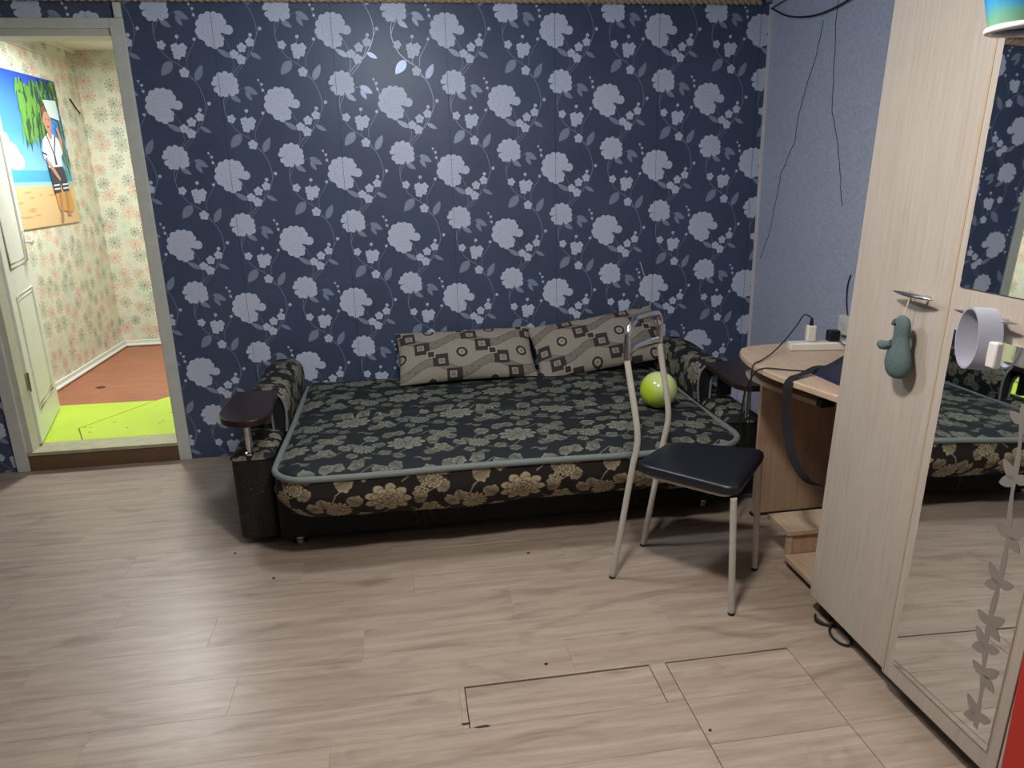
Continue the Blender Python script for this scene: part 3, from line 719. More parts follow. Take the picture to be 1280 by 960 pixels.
Pv[:, :, 0] = pm[:, 0, None]+nrm[:, 0, None]*(inset[None]+wv[:, None]*tv[None]); Pv[:, :, 1] = pm[:, 1, None]+nrm[:, 1, None]*(inset[None]+wv[:, None]*tv[None])
Pv[:, :, 2] = zz[None]+.006*np.sin(s_*6)[:, None]*tv[None]
S2, Z2 = np.meshgrid(s_, tv*.2, indexing='ij')
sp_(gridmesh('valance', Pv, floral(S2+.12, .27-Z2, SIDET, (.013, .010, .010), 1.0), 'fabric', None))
q = MB(); P = [(a, b, .372+.003*math.sin(k*.11)) for k, (a, b) in enumerate(pm[30:-30:6])]
q.tube([(p[0]+n_[0]*.004, p[1]+n_[1]*.004, p[2]) for p, n_ in zip(P, nrm[20:-20:4])], .0125, 'piping', 10); o = q.build('piping', smooth=True); sp_(o); o['label'] = 'grey piping cord around the mattress edge'
# base
q = MB(); q.box((.60, -1.10, .04), (2.46, -.04, .29), 'basecloth'); o = sp_(q.build('base', bevel=.012)); o['label'] = 'black cloth covered base'
q = MB(); q.box((.665, -1.235, .196), (2.395, -.05, .36), 'basecloth'); sp_(q.build('mattress_core', bevel=.03))
for x in (.668, 2.36):
    for y in (-1.06, -.15):
        q = MB(); q.lathe([(.026, 0), (.028, .003), (.028, .012), (.018, .016), (.018, .03), (.026, .034), (.026, .042)], (x, y, 0), 'chrome', 20); o = sp_(q.build('foot', smooth=True)); o['label'] = 'round chrome foot'
for (x, y, L) in ((1.135, -1.16, .045), (1.165, -1.165, .055), (1.195, -1.16, .05), (2.02, -1.16, .05)):
    q = MB(); P = [(x+.006*math.sin(k*1.3), y-.004*k, .20-L*2*k/7) for k in range(8)]; q.tube(P, [.003+.002*math.sin(k*2.1) for k in range(8)], 'armwood', 5)
    o = sp_(q.build('torn_thread', smooth=True)); o['label'] = 'torn fabric thread hanging under the valance'
def arm(sx):
    # sx=-1: left end, +1: right end. X mirrored about the middle of the mattress
    def mx(x): return x if sx < 0 else 3.06-x
    def bx(a, b): return (min(a, b), max(a, b))
    x0, x1 = bx(mx(.435), mx(.595))
    q = MB(); N = 8; out = []
    r_ = .035
    for cx, cy, a0 in ((x0+r_, -1.05+r_, PI), (x1-r_, -1.05+r_, 1.5*PI), (x1-.01, -.05, 0), (x0+.01, -.05, .5*PI)):
        rr2 = r_ if cy < -.5 else .01
        for k in range(7): a = a0+PI/2*k/6; out.append((cx+rr2*math.cos(a), cy+rr2*math.sin(a)))
    q.prism(out, .035, .372, 'leather'); o = sp_(q.build('arm_box', smooth=True)); o['label'] = 'arm box of worn black vinyl'
    # flowered lid
    gx, gy = 60, 300
    U, V = np.meshgrid(np.linspace(0, 1, gx), np.linspace(0, 1, gy), indexing='ij')
    sh_ = .035-np.sqrt(np.maximum(.035**2-np.maximum(.035-V*1.0, 0)**2, 0)); X_ = (x0+x1)/2+(U-.5)*2*((x1-x0)/2+.004-sh_); Y_ = -1.056+1.0*V; ed = np.minimum(np.minimum(U, 1-U)*(x1-x0), np.minimum(V, 1-V)*1.0)
    Z_ = .368+.024*(1-np.exp(-ed/.012)); P = np.stack([X_, Y_, Z_], -1)
    sp_(gridmesh('arm_lid', P, floral(X_*1.2+.3, Y_*1.2, (.40, .37, .27), (.012, .012, .014), 1.1), 'fabric', None))
    # side pad, a curled cushion standing on the lid
    prof = [(.612, .37), (.617, .42), (.619, .47), (.612, .515), (.592, .543), (.560, .556), (.52, .557), (.485, .552), (.468, .54), (.467, .527), (.485, .517), (.525, .508), (.548, .49), (.556, .46), (.558, .41), (.560, .37)]
    pp = smoothpath([(a, b, 0) for a, b in prof], 10); pp = np.array([(p.x, p.y) for p in pp]); d2 = np.concatenate([[0], np.cumsum(np.hypot(*np.diff(pp, axis=0).T))])
    ymax = np.linspace(-.76, -.10, 170); Sg, Yg2 = np.meshgrid(d2, ymax, indexing='ij')
    endr = 1-.12*np.exp(-(ymax+.76)/.02)-.12*np.exp(-(-.10-ymax)/.02)
    cxp, czp = .565, .47
    Px = cxp+(pp[:, 0, None]-cxp)*endr[None]; Pz = czp+(pp[:, 1, None]-czp)*(endr[None])+.006*np.sin(Yg2*14)+.02*(Yg2+.76)*-.6
    Pz = np.maximum(Pz, .375)
    P = np.stack([Px if sx < 0 else 3.06-Px, Yg2, Pz], -1)
    pad = sp_(gridmesh('side_pad', P, floral(Yg2*1.05+.1, Sg*1.05, (.36, .34, .25), (.012, .012, .014), 1.2), 'fabric', None))
    q = MB(); out = [(mx(cxp+(a-cxp)*.86), .375+max(0, (czp+(b-czp)*.86)-.375)) for a, b in pp[::4]]
    vs = [Vector((a, b, 0)) for a, b in out]
    for t_ in tessellate_polygon([vs]):
        q.face([(out[i][0], -.757, out[i][1]) for i in t_], 'basecloth')
    sp_(q.build('pad_end'))
    q = MB(); P = [(mx(cxp+(a-cxp)*.97), -.765, max(.378, czp+(b-czp)*.97)) for a, b in pp[::5]]; q.tube(P, .0055, 'piping', 6); sp_(q.build('pad_piping', smooth=True))
    # wooden armrest paddle on a chrome post
    q = MB(); c = []
    O = [(.430, -.79), (.424, -.90), (.420, -1.02), (.432, -1.09), (.465, -1.145), (.52, -1.175), (.575, -1.165), (.605, -1.12), (.612, -1.04), (.602, -.93), (.596, -.80), (.575, -.775), (.45, -.772)]
    O = [(a, b) for a, b, _ in smoothpath([(a, b, 0) for a, b in O+[O[0]]], 5)][:-1]
    if sx > 0: O = [(3.06-a, b) for a, b in O]
    q.prism(O, .540, .566, 'armwood'); o = sp_(q.build('armrest', bevel=.009, seg=3)); o['label'] = 'dark wooden armrest paddle'
    q = MB(); q.lathe([(.02, .385), (.02, .392), (.0125, .396), (.0125, .541)], (mx(.512), -1.03, 0), 'chrome', 16); o = sp_(q.build('post', smooth=True)); o['label'] = 'chrome post under the armrest'
    q = MB(); q.box((min(mx(.47), mx(.53)), -.80, .41), (max(mx(.47), mx(.53)), -.77, .541), 'leather'); sp_(q.build('armrest_bracket', bevel=.004))
arm(-1); arm(1)

# ---- pillows
def pillow(name, w_, h_, t_, loc, rot, seed, label):
    nu_, nv_ = 240, 130
    out = []
    def uvpattern(U, V):
        base = np.array([.33, .295, .245]); band = np.array([.20, .18, .145]); dk = np.array([.045, .032, .032]); ln = np.array([.08, .07, .06])
        C = np.tile(base, U.shape+(1,)).astype(float)
        Pd = .315; rowH = .155
        n = .9+.1*np.sin(U*900)*np.sin(V*900); C *= n[..., None]
        for r_ in range(-2, 4):
            y0 = -.03+r_*rowH+seed*.03; ph = (r_ % 2)*Pd*.5+seed*.11
            # wave band above this row
            cy = y0+rowH*.52+.030*np.cos(2*PI*(U-ph-Pd*.5)/Pd)
            dd = np.abs(V-cy); C[dd < .022] = band
            C[np.abs(dd-.022) < .0016] = ln
            dot = (np.hypot(np.mod(U+.01*r_, .032)-.016, V-cy-.010*np.sign(np.sin(U*98))) < .0032); C[dot] = dk
            du = np.mod(U-ph+Pd*.5, Pd)-Pd*.5; dv = V-y0
            # two dark squares corner to corner, little square between
            for sx_, sy_ in ((-1, 1), (1, -1)):
                cx_, cy_ = sx_*.045, sy_*.037; m_ = (np.abs(du-cx_) < .040) & (np.abs(dv-cy_) < .035); C[m_] = dk
                m2 = (np.abs(du-cx_*1.15) < .017) & (np.abs(dv-cy_*1.15) < .015); C[m2] = base*1.1
                m2 = (np.abs(du-cx_*1.15) < .012) & (np.abs(dv-cy_*1.15) < .0105); C[m2] = band
            m_ = (np.abs(du) < .022) & (np.abs(dv) < .019); C[m_] = base*1.15; m_ = (np.abs(du) < .016) & (np.abs(dv) < .014); C[m_] = dk
            du2 = np.mod(U-ph, Pd)-Pd*.5; rr_ = np.hypot(du2, dv)
            C[rr_ < .034] = base*1.12; C[rr_ < .030] = dk; C[rr_ < .017] = base*1.1; C[(rr_ < .008)] = band
        return C
    root = empty(name, loc, rot); tag(root, label, 'pillow', 'geometric pillows')
    for side in (1, -1):
        U, V = np.meshgrid(np.linspace(-1, 1, nu_), np.linspace(-1, 1, nv_), indexing='ij')
        th = t_*.5*np.clip((1-np.abs(U)**2.6), 0, 1)**.5*np.clip((1-np.abs(V)**2.2), 0, 1)**.55
        th += .004*np.sin(U*9+seed)*np.sin(V*7)*(1-U**2)*(1-V**2)
        pinchx = 1-.035*(1-np.abs(V)**1.5)*np.abs(U); pinchy = 1-.07*(1-np.abs(U)**1.5)*np.abs(V)
        X_ = U*w_*.5*pinchx; Z_ = V*h_*.5*pinchy
        P = np.stack([X_, -side*th, Z_], -1)
        C = uvpattern(U*w_*.5+.5, V*h_*.5+.3) if side > 0 else np.tile(np.array([.10, .11, .10]), U.shape+(1,))
        gridmesh('front_cover' if side > 0 else 'back_cover', P if side > 0 else P[::-1], C if side > 0 else C, 'pillow', root)
    return root
pillow('pillow', .70, .31, .13, (1.437, -.165, .515), (-.80, 0, .03), 0, 'beige and brown checked pillow lying level, left of the two on the sofa')
pillow('pillow', .69, .33, .13, (2.134, -.155, .535), (-.75, -.13, .02), 1.3, 'beige and brown checked pillow tilted up at its right end, behind the chair back')

# ---- balloon on the mattress
b_ = empty('balloon', (2.222, -.857, .395)); tag(b_, 'yellow-green balloon lying on the sofa bed behind the chair', 'balloon')
q = MB(); prof = [(.0015+.080*math.sin(PI*k/24)**.97, .082-.080*math.cos(PI*k/24)) for k in range(25)]
q.lathe(prof, (0, 0, 0), 'ball', 36); o = q.build('balloon_skin', b_, smooth=True)
q = MB(); q.tube([(.055, .045, .02), (.064, .052, .014), (.07, .058, .011)], [.003, .004, .007], 'ball', 8); q.build('knot', b_, smooth=True)

# ================================================================== CHAIR
ch = empty('chair', (2.07, -1.58, 0)); tag(ch, 'metal framed chair with black vinyl seat and no back panel, standing before the sofa bed', 'chair')
def cp(o): o.parent = ch; o.location = (-2.07, 1.58, 0); return o
AX = Vector((.784, -.62, 0))
def post(foot, zs):
    F = Vector(foot); return [F+AX*s+Vector((0, 0, z)) for s, z in zs]
prof = [(0, 0), (.031, .2), (.066, .43), (.079, .5), (.083, .557), (.072, .64), (.050, .76), (.040, .82)]
top_ = [(.040, .82), (.040, .87), (.040, .905)]
for ft in ((1.818, -1.549, 0), (2.0, -1.346, 0)):
    q = MB(); q.tube(smoothpath(post(ft, prof), 6), .0108, 'ironp', 12); o = cp(q.build('back_post', smooth=True))
    q = MB(); F = Vector(ft); q.tube([F+Vector((0, 0, 0)), F+AX*.002+Vector((0, 0, .010))], .0118, 'black', 12); cp(q.build('rubber_foot', smooth=True))
A = Vector((1.818, -1.549, 0))+AX*.04; B = Vector((2.0, -1.346, 0))+AX*.04; D = (B-A).normalized(); Lb = (B-A).length; bow = AX*-.025
pts = [A+Vector((0, 0, .815)), A+Vector((0, 0, .87))]
for k in range(7): a = PI/2*k/6; pts.append(A+D*(.045-.045*math.cos(a))+Vector((0, 0, .885+.045*math.sin(a))))
for k in range(1, 6): pts.append(A+D*(.045+(Lb-.09)*k/6)+bow*math.sin(PI*k/6)+Vector((0, 0, .93)))
for k in range(7): a = PI/2*k/6; pts.append(B-D*(.045-.045*math.sin(a))+Vector((0, 0, .885+.045*math.cos(a))))
pts += [B+Vector((0, 0, .87)), B+Vector((0, 0, .815))]
q = MB(); q.tube(pts, .0116, 'chrome', 14); o = cp(q.build('top_rail', smooth=True)); o['label'] = 'chrome bent top rail'
q = MB(); q.tube([A+D*(Lb*k/8)+bow*1.2*math.sin(PI*k/8)+Vector((0, 0, .825-.0*k)) for k in range(9)], .010, 'chrome', 12, flat=1.6, up=(0, 0, 1)); o = cp(q.build('cross_rail', smooth=True)); o['label'] = 'chrome lower back rail'
# seat
c0, c1, c2, c3 = (1.868, -1.60), (2.062, -1.428), (2.365, -1.575), (2.115, -1.872)
ctr = Vector(((c0[0]+c1[0]+c2[0]+c3[0])/4, (c0[1]+c1[1]+c2[1]+c3[1])/4, 0))
def rounded(cs, r_, n=7):
    out = []
    for i in range(4):
        p = Vector(cs[i]); a = (Vector(cs[i-1])-p).normalized(); b = (Vector(cs[(i+1) % 4])-p).normalized()
        p0, p1 = p+a*r_, p+b*r_
        for k in range(n): t = k/(n-1); out.append(((1-t)**2*p0+2*t*(1-t)*p+t*t*p1))
    return out
O = rounded([c0, c3, c2, c1], .055)
q = MB(); n = len(O); rings = [(.90, .425), (.985, .432), (1.0, .445), (.99, .457), (.95, .463), (.75, .4625), (.4, .461)]
for sc, z in rings:
    for p in O: q.v.append((ctr.x+(p.x-ctr.x)*sc, ctr.y+(p.y-ctr.y)*sc, z))
mi = q.mi('vinyl')
for i in range(len(rings)-1):
    for j in range(n): q.f.append((i*n+j, i*n+(j+1) % n, (i+1)*n+(j+1) % n, (i+1)*n+j)); q.m.append(mi)
q.f.append(tuple(range(n))[::-1]); q.m.append(mi); q.f.append(tuple((len(rings)-1)*n+j for j in range(n))); q.m.append(mi)
o = cp(q.build('seat', smooth=True)); o['label'] = 'black vinyl padded seat'
fr = [Vector(p) for p in rounded([(1.90, -1.60), (2.112, -1.825), (2.318, -1.585), (2.05, -1.47)], .04)]
q = MB(); q.tube([(p.x, p.y, .420) for p in fr], .0085, 'ironp', 10, closed=True); cp(q.build('seat_frame', smooth=True))
for top, ft in (((2.118, -1.845), (2.138, -1.841)), ((2.335, -1.582), (2.34, -1.594))):
    q = MB(); q.tube([(top[0], top[1], .42), (ft[0], ft[1], .0)], .0108, 'ironp', 12); cp(q.build('leg', smooth=True))
    q = MB(); q.tube([(ft[0], ft[1], 0), (ft[0], ft[1], .01)], .0118, 'black', 12); cp(q.build('rubber_foot', smooth=True))

# ================================================================== DESK
dk = empty('computer_desk', (2.72, -1.5, 0)); tag(dk, 'pale wooden computer desk with rounded end between sofa bed and wardrobe', 'desk')
def dp(o): o.parent = dk; o.location = (-2.72, 1.5, 0); return o
O = [(3.045, -1.865), (3.045, -1.15), (2.62, -1.15), (2.54, -1.152), (2.476, -1.163), (2.432, -1.190), (2.404, -1.235), (2.388, -1.29), (2.372, -1.37), (2.366, -1.46), (2.372, -1.55), (2.390, -1.65), (2.418, -1.76), (2.445, -1.862)]
q = MB(); q.prism(O, .706, .73, 'oakh'); dp(q.build('desk_top', bevel=.004))
q = MB(); q.box((2.53, -1.192, .0), (3.03, -1.175, .706), 'oakp'); dp(q.build('side_panel', bevel=.001))
q = MB(); q.box((2.525, -1.195, 0), (3.03, -1.172, .012), 'dark'); dp(q.build('panel_edge_strip'))
q = MB(); q.box((3.02, -1.86, .3), (3.036, -1.175, .70), 'oakp'); dp(q.build('back_panel', bevel=.001))
q = MB(); q.prism([(2.90, -1.66), (2.90, -1.205), (2.50, -1.205), (2.440, -1.222), (2.420, -1.29), (2.440, -1.45), (2.497, -1.66)][::-1], .630, .648, 'oakh'); o = dp(q.build('keyboard_tray', bevel=.003))
for y in (-1.215, -1.60):
    q = MB(); q.box((2.52, y-.006, .66), (2.88, y+.006, .706), 'black'); dp(q.build('tray_runner', bevel=.001))
q = MB(); q.box((2.478, -1.69, .640), (2.53, -1.661, .668), 'black'); dp(q.build('runner_end_cap', bevel=.002))
q = MB(); q.box((2.53, -1.86, 0), (3.03, -1.843, .706), 'oakp'); dp(q.build('side_panel', bevel=.001))
# low stand for the computer case, under the desk
st = empty('low_stand', (2.7, -1.58, 0)); tag(st, 'low pale wooden stand on the floor under the desk', 'stand')
def stp(name, a, b, m='oakh'):
    o = boxo(name, a, b, m, st, .0015); o.location = (-2.7, 1.58, 0)
stp('top_board', (2.455, -1.60, .125), (2.95, -1.45, .143), 'oakh')
stp('side_board', (2.462, -1.595, .0), (2.48, -1.575, .125), 'oakh'); stp('front_board', (2.48, -1.59, .04), (2.95, -1.574, .125), 'oakp')
stp('lower_shelf', (2.452, -1.81, .03), (2.95, -1.595, .048), 'oakh')

# ---- things on the desk
ps = empty('power_strip', (2.80, -1.30, .73), (0, 0, -.18)); tag(ps, 'white socket strip lying on the desk', 'power strip')
q = MB(); q.box((-.215, -.025, 0), (.2, .025, .032), 'white'); q.build('housing', ps, bevel=.006)
for k in range(4):
    q = MB(); q.lathe([(.019, .032), (.019, .0335), (.016, .0335), (.0155, .0325)], (-.14+k*.085, 0, 0), 'ringin', 16); so = q.build('socket', ps, smooth=True)
Rz = Matrix.Rotation(-.18, 3, 'Z')
def onstrip(x, z=.7635): v = Rz @ Vector((x, 0, 0)); return (2.80+v.x, -1.30+v.y, z)
p0 = onstrip(-.135)
ad = empty('white_charger', p0, (0, 0, -.18)); tag(ad, 'white plug charger with a black cord standing in the socket strip', 'charger')
q = MB(); q.box((-.017, -.016, 0), (.017, .016, .062), 'white'); q.build('charger_body', ad, bevel=.005)
q = MB(); q.tube([(0, 0, .062), (0, 0, .078), (0, 0, .09)], [.008, .007, .004], 'black', 8); q.build('plug', ad, smooth=True)
p1 = onstrip(-.05); bb_ = empty('black_charger', p1, (0, 0, -.18)); tag(bb_, 'black plug adapter beside the white charger in the socket strip', 'charger')
q = MB(); q.box((-.022, -.018, 0), (.022, .018, .042), 'black'); q.build('adapter_body', bb_, bevel=.005)
q = MB(); q.tube(smoothpath([(0, -.018, .014), (.02, -.04, .0), (.06, -.052, -.024), (.14, -.055, -.027)], 4), .002, 'rubber', 6); q.build('lead', bb_, smooth=True)
p2 = onstrip(.06); bc = empty('black_charger', p2, (0, 0, -.18)); tag(bc, 'black plug adapter half hidden by the wardrobe edge', 'charger')
q = MB(); q.box((-.024, -.018, 0), (.024, .018, .05), 'black'); q.build('adapter_body', bc, bevel=.005)
q = MB(); q.box((-.016, -.012, .05), (.016, .012, .056), 'black'); q.build('adapter_cap', bc, bevel=.002)
top_pl = (p0[0], p0[1], p0[2]+.088)
q = MB(); q.tube(smoothpath([top_pl, (p0[0]-.012, p0[1], .862), (2.64, -1.262, .862), (2.608, -1.275, .828), (2.548, -1.295, .772), (2.48, -1.34, .742), (2.41, -1.40, .7355), (2.358, -1.44, .728), (2.350, -1.45, .66), (2.352, -1.45, .58), (2.37, -1.42, .45), (2.42, -1.35, .30)], 8), .0026, 'rubber', 8)
tag(q.build('charging_cord', smooth=True), 'thin black cord arching from the white charger over the desk end', 'cord')
q = MB(); q.tube(smoothpath([(2.56, -1.64, .7335), (2.50, -1.575, .7335), (2.44, -1.54, .7335), (2.378, -1.50, .7335), (2.352, -1.475, .715), (2.352, -1.43, .66), (2.365, -1.37, .58), (2.38, -1.33, .50), (2.40, -1.30, .40), (2.42, -1.27, .22), (2.43, -1.25, .08)], 8), .0026, 'rubber', 8)
tag(q.build('loose_cable', smooth=True), 'thin black cord running from under the bag down beside the desk panel', 'cord')
fo = empty('blue_folder', (2.63, -1.70, .73), (0, 0, .05)); tag(fo, 'flat dark blue folder lying on the desk under the bag', 'folder')
q = MB(); q.box((-.13, -.09, 0), (.14, .12, .007), 'bluefold'); q.build('cover', fo, bevel=.002)
q = MB(); q.box((-.127, -.087, .007), (.137, .117, .011), 'bluefold'); q.build('flap', fo, bevel=.001)
bg = empty('shoulder_bag', (2.66, -1.70, .741)); tag(bg, 'black and navy soft bag heaped on the desk with its strap hanging down', 'bag')
gx, gy = 40, 40
U, V = np.meshgrid(np.linspace(-1, 1, gx), np.linspace(-1, 1, gy), indexing='ij')
rr_ = np.clip(1-np.abs(U)**2.5, 0, 1)**.6*np.clip(1-np.abs(V)**2.5, 0, 1)**.6
Z_ = .075*rr_*(.75+.25*U)+.008*np.sin(U*7+V*4)*rr_
me_o = gridmesh('bag_body', np.stack([U*.125-.035, V*.105+.015, Z_*1.25], -1), np.tile([.012, .013, .028], U.shape+(1,)), 'bluebag', bg)
def stripmesh(name, pts, wid, m, parent, wdir):
    q = MB(); W_ = Vector(wdir)*wid*.5; pts = [Vector(p) for p in pts]; th = .0022
    for i in range(len(pts)-1):
        a, b = pts[i], pts[i+1]; t = (b-a).normalized(); nn = t.cross(Vector(wdir)).normalized()*th*.5
        A_ = [a+W_+nn, a-W_+nn, a-W_-nn, a+W_-nn]; B_ = [b+W_+nn, b-W_+nn, b-W_-nn, b+W_-nn]
        for k in range(4): q.face([A_[k], A_[(k+1) % 4], B_[(k+1) % 4], B_[k]], m)
    return q.build(name, parent, smooth=True)
P = smoothpath([(2.60, -1.62, .755), (2.52, -1.60, .758), (2.45, -1.62, .742), (2.398, -1.645, .738), (2.376, -1.655, .71), (2.376, -1.66, .62), (2.382, -1.675, .54), (2.398, -1.70, .46), (2.435, -1.72, .40), (2.49, -1.715, .372), (2.52, -1.70, .375)], 7)
o = stripmesh('strap', [p-Vector((2.66, -1.70, .741)) for p in P], .030, 'strap', bg, Vector((.93, -.36, .0)).normalized()); o['label'] = 'black webbing strap hanging over the desk edge'
# wall socket and its wire on the grey wall
so = empty('wall_socket', (XR, -.92, .73)); tag(so, 'beige socket box on the grey wall beside the wardrobe', 'socket')
q = MB(); q.box((-.03, -.04, -.04), (0, .04, .045), 'white'); q.build('socket_box', so, bevel=.005)
q = MB(); q.lathe([(.019, 0), (.019, .002), (.015, .002), (.015, .0005)], (0, 0, 0), 'ringin', 14); o = q.build('socket_face', so, smooth=True); o.rotation_euler = (0, -PI/2, 0); o.location = (-.0305, 0, 0)
q = MB(); q.tube(smoothpath([(-.006, .012, .045), (-.006, .03, .10), (-.006, .035, .17), (-.006, .02, .22)], 5), .003, 'rubber', 6); q.build('socket_wire', so, smooth=True)
q = MB(); q.tube(smoothpath([(3.05, -.02, 2.163), (3.045, -.2, 2.095), (3.045, -.42, 2.055), (3.045, -.62, 2.055), (3.045, -.82, 2.085), (3.045, -1.05, 2.15), (3.045, -1.15, 2.185)], 8), .004, 'rubber', 8)
tag(q.build('ceiling_cable', smooth=True), 'black cable drooping below the ceiling across the grey wall', 'cable')
q = MB(); q.tube(smoothpath([(3.05, -.015, 2.165), (3.046, -.2, 2.175), (3.046, -.40, 2.186)], 5), .0025, 'rubber', 6)
tag(q.build('short_cable', smooth=True), 'thin short cable running from the corner up to the ceiling', 'cable')
# thin wire stub and torn spot above the pillow
q = MB(); q.tube(smoothpath([(2.405, -.003, .93), (2.43, -.004, .86), (2.46, -.005, .80), (2.468, -.006, .72), (2.47, -.006, .66)], 5), .002, 'ringin', 6)
tag(q.build('wall_wire', smooth=True), 'thin pale wire hanging on the dark wallpaper above the right pillow', 'wire')

# ================================================================== WARDROBE (leans back a little)
KL = math.atan(.04)
wd = empty('wardrobe', (2.39, -1.868, 0), (0, KL, 0)); tag(wd, 'tall bleached oak wardrobe with a plain door and a mirrored door', 'wardrobe')
def wp(name, a, b, m, bev=.0015, par=wd): return boxo(name, a, b, m, par, bev)
wp('carcass', (.019, -1.56, .063), (.535, 0, 2.09), 'oak'); wp('plinth', (.06, -1.55, .018), (.52, -.03, .063), 'dark', 0)
for y in (-.04, -1.5): wp('foot', (.035, y-.03, .006), (.055, y+.03, .063), 'dark')
d1 = wp('door', (0, -.387, .063), (.018, 0, 2.08), 'oak'); d1['label'] = 'plain door leaf'
d2 = wp('door', (0, -.777, .063), (.018, -.3905, 2.08), 'oak'); d2['label'] = 'door leaf with two mirrors'
a_ = .025; Rm = Matrix.Rotation(a_, 3, 'Z'); pv = Vector((0, -.777, 0)); d2.rotation_euler = (0, 0, a_); d2.location = pv-(Rm @ pv)
d3 = wp('door', (0, -1.167, .063), (.018, -.7805, 2.08), 'oak'); d3['label'] = 'plain door leaf nearest the camera'
for y0, y1, dd in ((-.387, -.381, d1), (-.397, -.3905, d2)):
    q = MB(); q.box((-.0012, y0, .064), (.0, y1, 2.079), 'edge'); q.build('edge_band', dd)
q = MB(); q.box((-.004, -.748, .118), (-.0002, -.428, 1.035), 'mirror'); mlo = q.build('mirror', d2); mlo['label'] = 'lower mirror with an etched vine'
q = MB(); q.box((-.004, -.748, 1.135), (-.0002, -.421, 2.045), 'mirror'); mup = q.build('mirror', d2); mup['label'] = 'upper mirror'
# black spots where the silvering has gone
def handle(y0, y1, z, dd):
    q = MB(); N = 18; P = []; R = []
    for k in range(N+1): t = k/N; P.append((-.026-.004*math.sin(PI*t), y0+(y1-y0)*t, z)); R.append(.0008+.0085*math.sin(PI*t)**.8)
    q.tube(P, R, 'chrome', 12, flat=.8)
    for t in (.3, .7): q.tube([(-.026, y0+(y1-y0)*t, z), (0, y0+(y1-y0)*t, z)], .0045, 'chrome', 8)
    return q.build('handle', dd, smooth=True)
handle(-.208, -.362, 1.093, d1); handle(-.442, -.618, 1.085, d2)
vine = smoothpath([(-2.520, .92, 0), (-2.533, 0.826, 0), (-2.54, 0.718, 0), (-2.554, 0.61, 0), (-2.556, 0.513, 0), (-2.552, 0.42, 0), (-2.556, 0.37, 0), (-2.563, 0.312, 0), (-2.571, 0.253, 0), (-2.576, 0.15, 0)], 6)
V2 = [(p.x+1.868, p.y) for p in vine]
q = MB(); N = len(V2)
def dq(poly, lay=0): q.face([(-.0044-.0001*lay, a, b) for a, b in poly], 'etch')
for i in range(N-1):
    wv_ = .006+.0015*math.sin(i); dq([(V2[i][0]-wv_, V2[i][1]), (V2[i][0]+wv_, V2[i][1]), (V2[i+1][0]+wv_, V2[i+1][1]), (V2[i+1][0]-wv_, V2[i+1][1])])
k = 0
for i in range(3, N-2, 7):
    sgn = 1 if k % 2 else -1; k += 1; y, z = V2[i]
    for a, L in ((sgn*.8, .052), (sgn*.9+sgn*1.2, .042)):
        dy, dz = math.sin(a)*L, math.cos(a)*L
        for qd in leafpoly(y, z, y+dy, z+dz, .013): dq(qd, 1)
    dy = -sgn*.036
    for qd in leafpoly(y, z, y+dy, z+.016, .012): dq(qd, 1)
q.build('etched_vine', mlo, recalc=False)
# soft toy hung from the plain door's handle: a plain stand-in
def wl(x, y, z): return Matrix.Rotation(KL, 3, 'Y') @ Vector((x, y, z)) + Vector((2.39, -1.868, 0))
hp_ = wl(-.034, -.285, 1.092)
ty = empty('hanging_toy', wl(-.034, -.285, .878)); tag(ty, 'grey-green plush toy hanging by a string from the plain wardrobe door handle', 'toy')
q = MB()
prof = [(.002, .0), (.024, .003), (.037, .016), (.043, .036), (.041, .056), (.034, .078), (.028, .096), (.025, .112), (.026, .128), (.025, .144), (.018, .157), (.003, .164)]
pr_ = smoothpath([(a, b, 0) for a, b in prof], 4); q.lathe([(p.x, p.y) for p in pr_], (0, 0, 0), 'plush', 24)
o = q.build('body', ty, smooth=True); o.scale = (.55, 1, 1)
q = MB(); q.tube(smoothpath([(-.014, .012, .090), (-.020, .034, .080), (-.022, .054, .082)], 5), [.010]*4+[.012]*4+[.010, .009, .006], 'plush', 10); q.build('wing', ty, smooth=True)
q = MB(); q.tube([(0, .018, .142), (0, .030, .140), (0, .040, .134)], [.013, .009, .003], 'plush', 10); q.build('beak', ty, smooth=True)
q = MB(); q.tube([(-.0135, .010, .140), (-.0155, .010, .140)], .003, 'black', 8); q.build('eye', ty)
q = MB(); L0 = hp_-ty.location; q.tube([(0, 0, .165), (L0.x*.5, L0.y*.5-.002, (L0.z+.165)/2), (L0.x+.004, L0.y, L0.z+.006), (L0.x+.012, L0.y-.004, L0.z+.004), (L0.x+.010, L0.y-.008, L0.z-.012)], .0014, 'string', 6); q.build('string', ty, smooth=True)
# grey band hung on the mirrored door's handle
rg = empty('grey_band', wl(-.040, -.550, 1.030)); tag(rg, 'light grey ring-shaped band hanging from the mirrored door handle', 'band')
q = MB(); N = 40; wdt = .044
def ringp(k, r1, r2, dx): a = 2*PI*k/N; return Vector((dx+.010*math.cos(a), .036*math.cos(a)*r1*1.0, .066*math.sin(a)*r2))
mi = q.mi('ring')
DIR = Vector((-.72, .55, .0)).normalized()
for k in range(N):
    a = 2*PI*k/N
    y_, z_ = .034*math.cos(a), .069*math.sin(a)
    for e_, th in ((-.5, 1.0), (.5, 1.0), (.5, .93), (-.5, .93)):
        p = Vector((-.012, y_*th, z_*th+.01)) + DIR*wdt*e_ + Vector((.20, .55, 0)).normalized()*0
        q.v.append(tuple(p))
for k in range(N):
    k2 = (k+1) % N
    for j in range(4): q.f.append((k*4+j, k*4+(j+1) % 4, k2*4+(j+1) % 4, k2*4+j)); q.m.append(mi)
q.build('loop', rg, smooth=True)
q = MB(); q.box((-.014, -.055, -.045), (.004, -.028, .012), 'ringin'); q.build('tag', rg, bevel=.004)
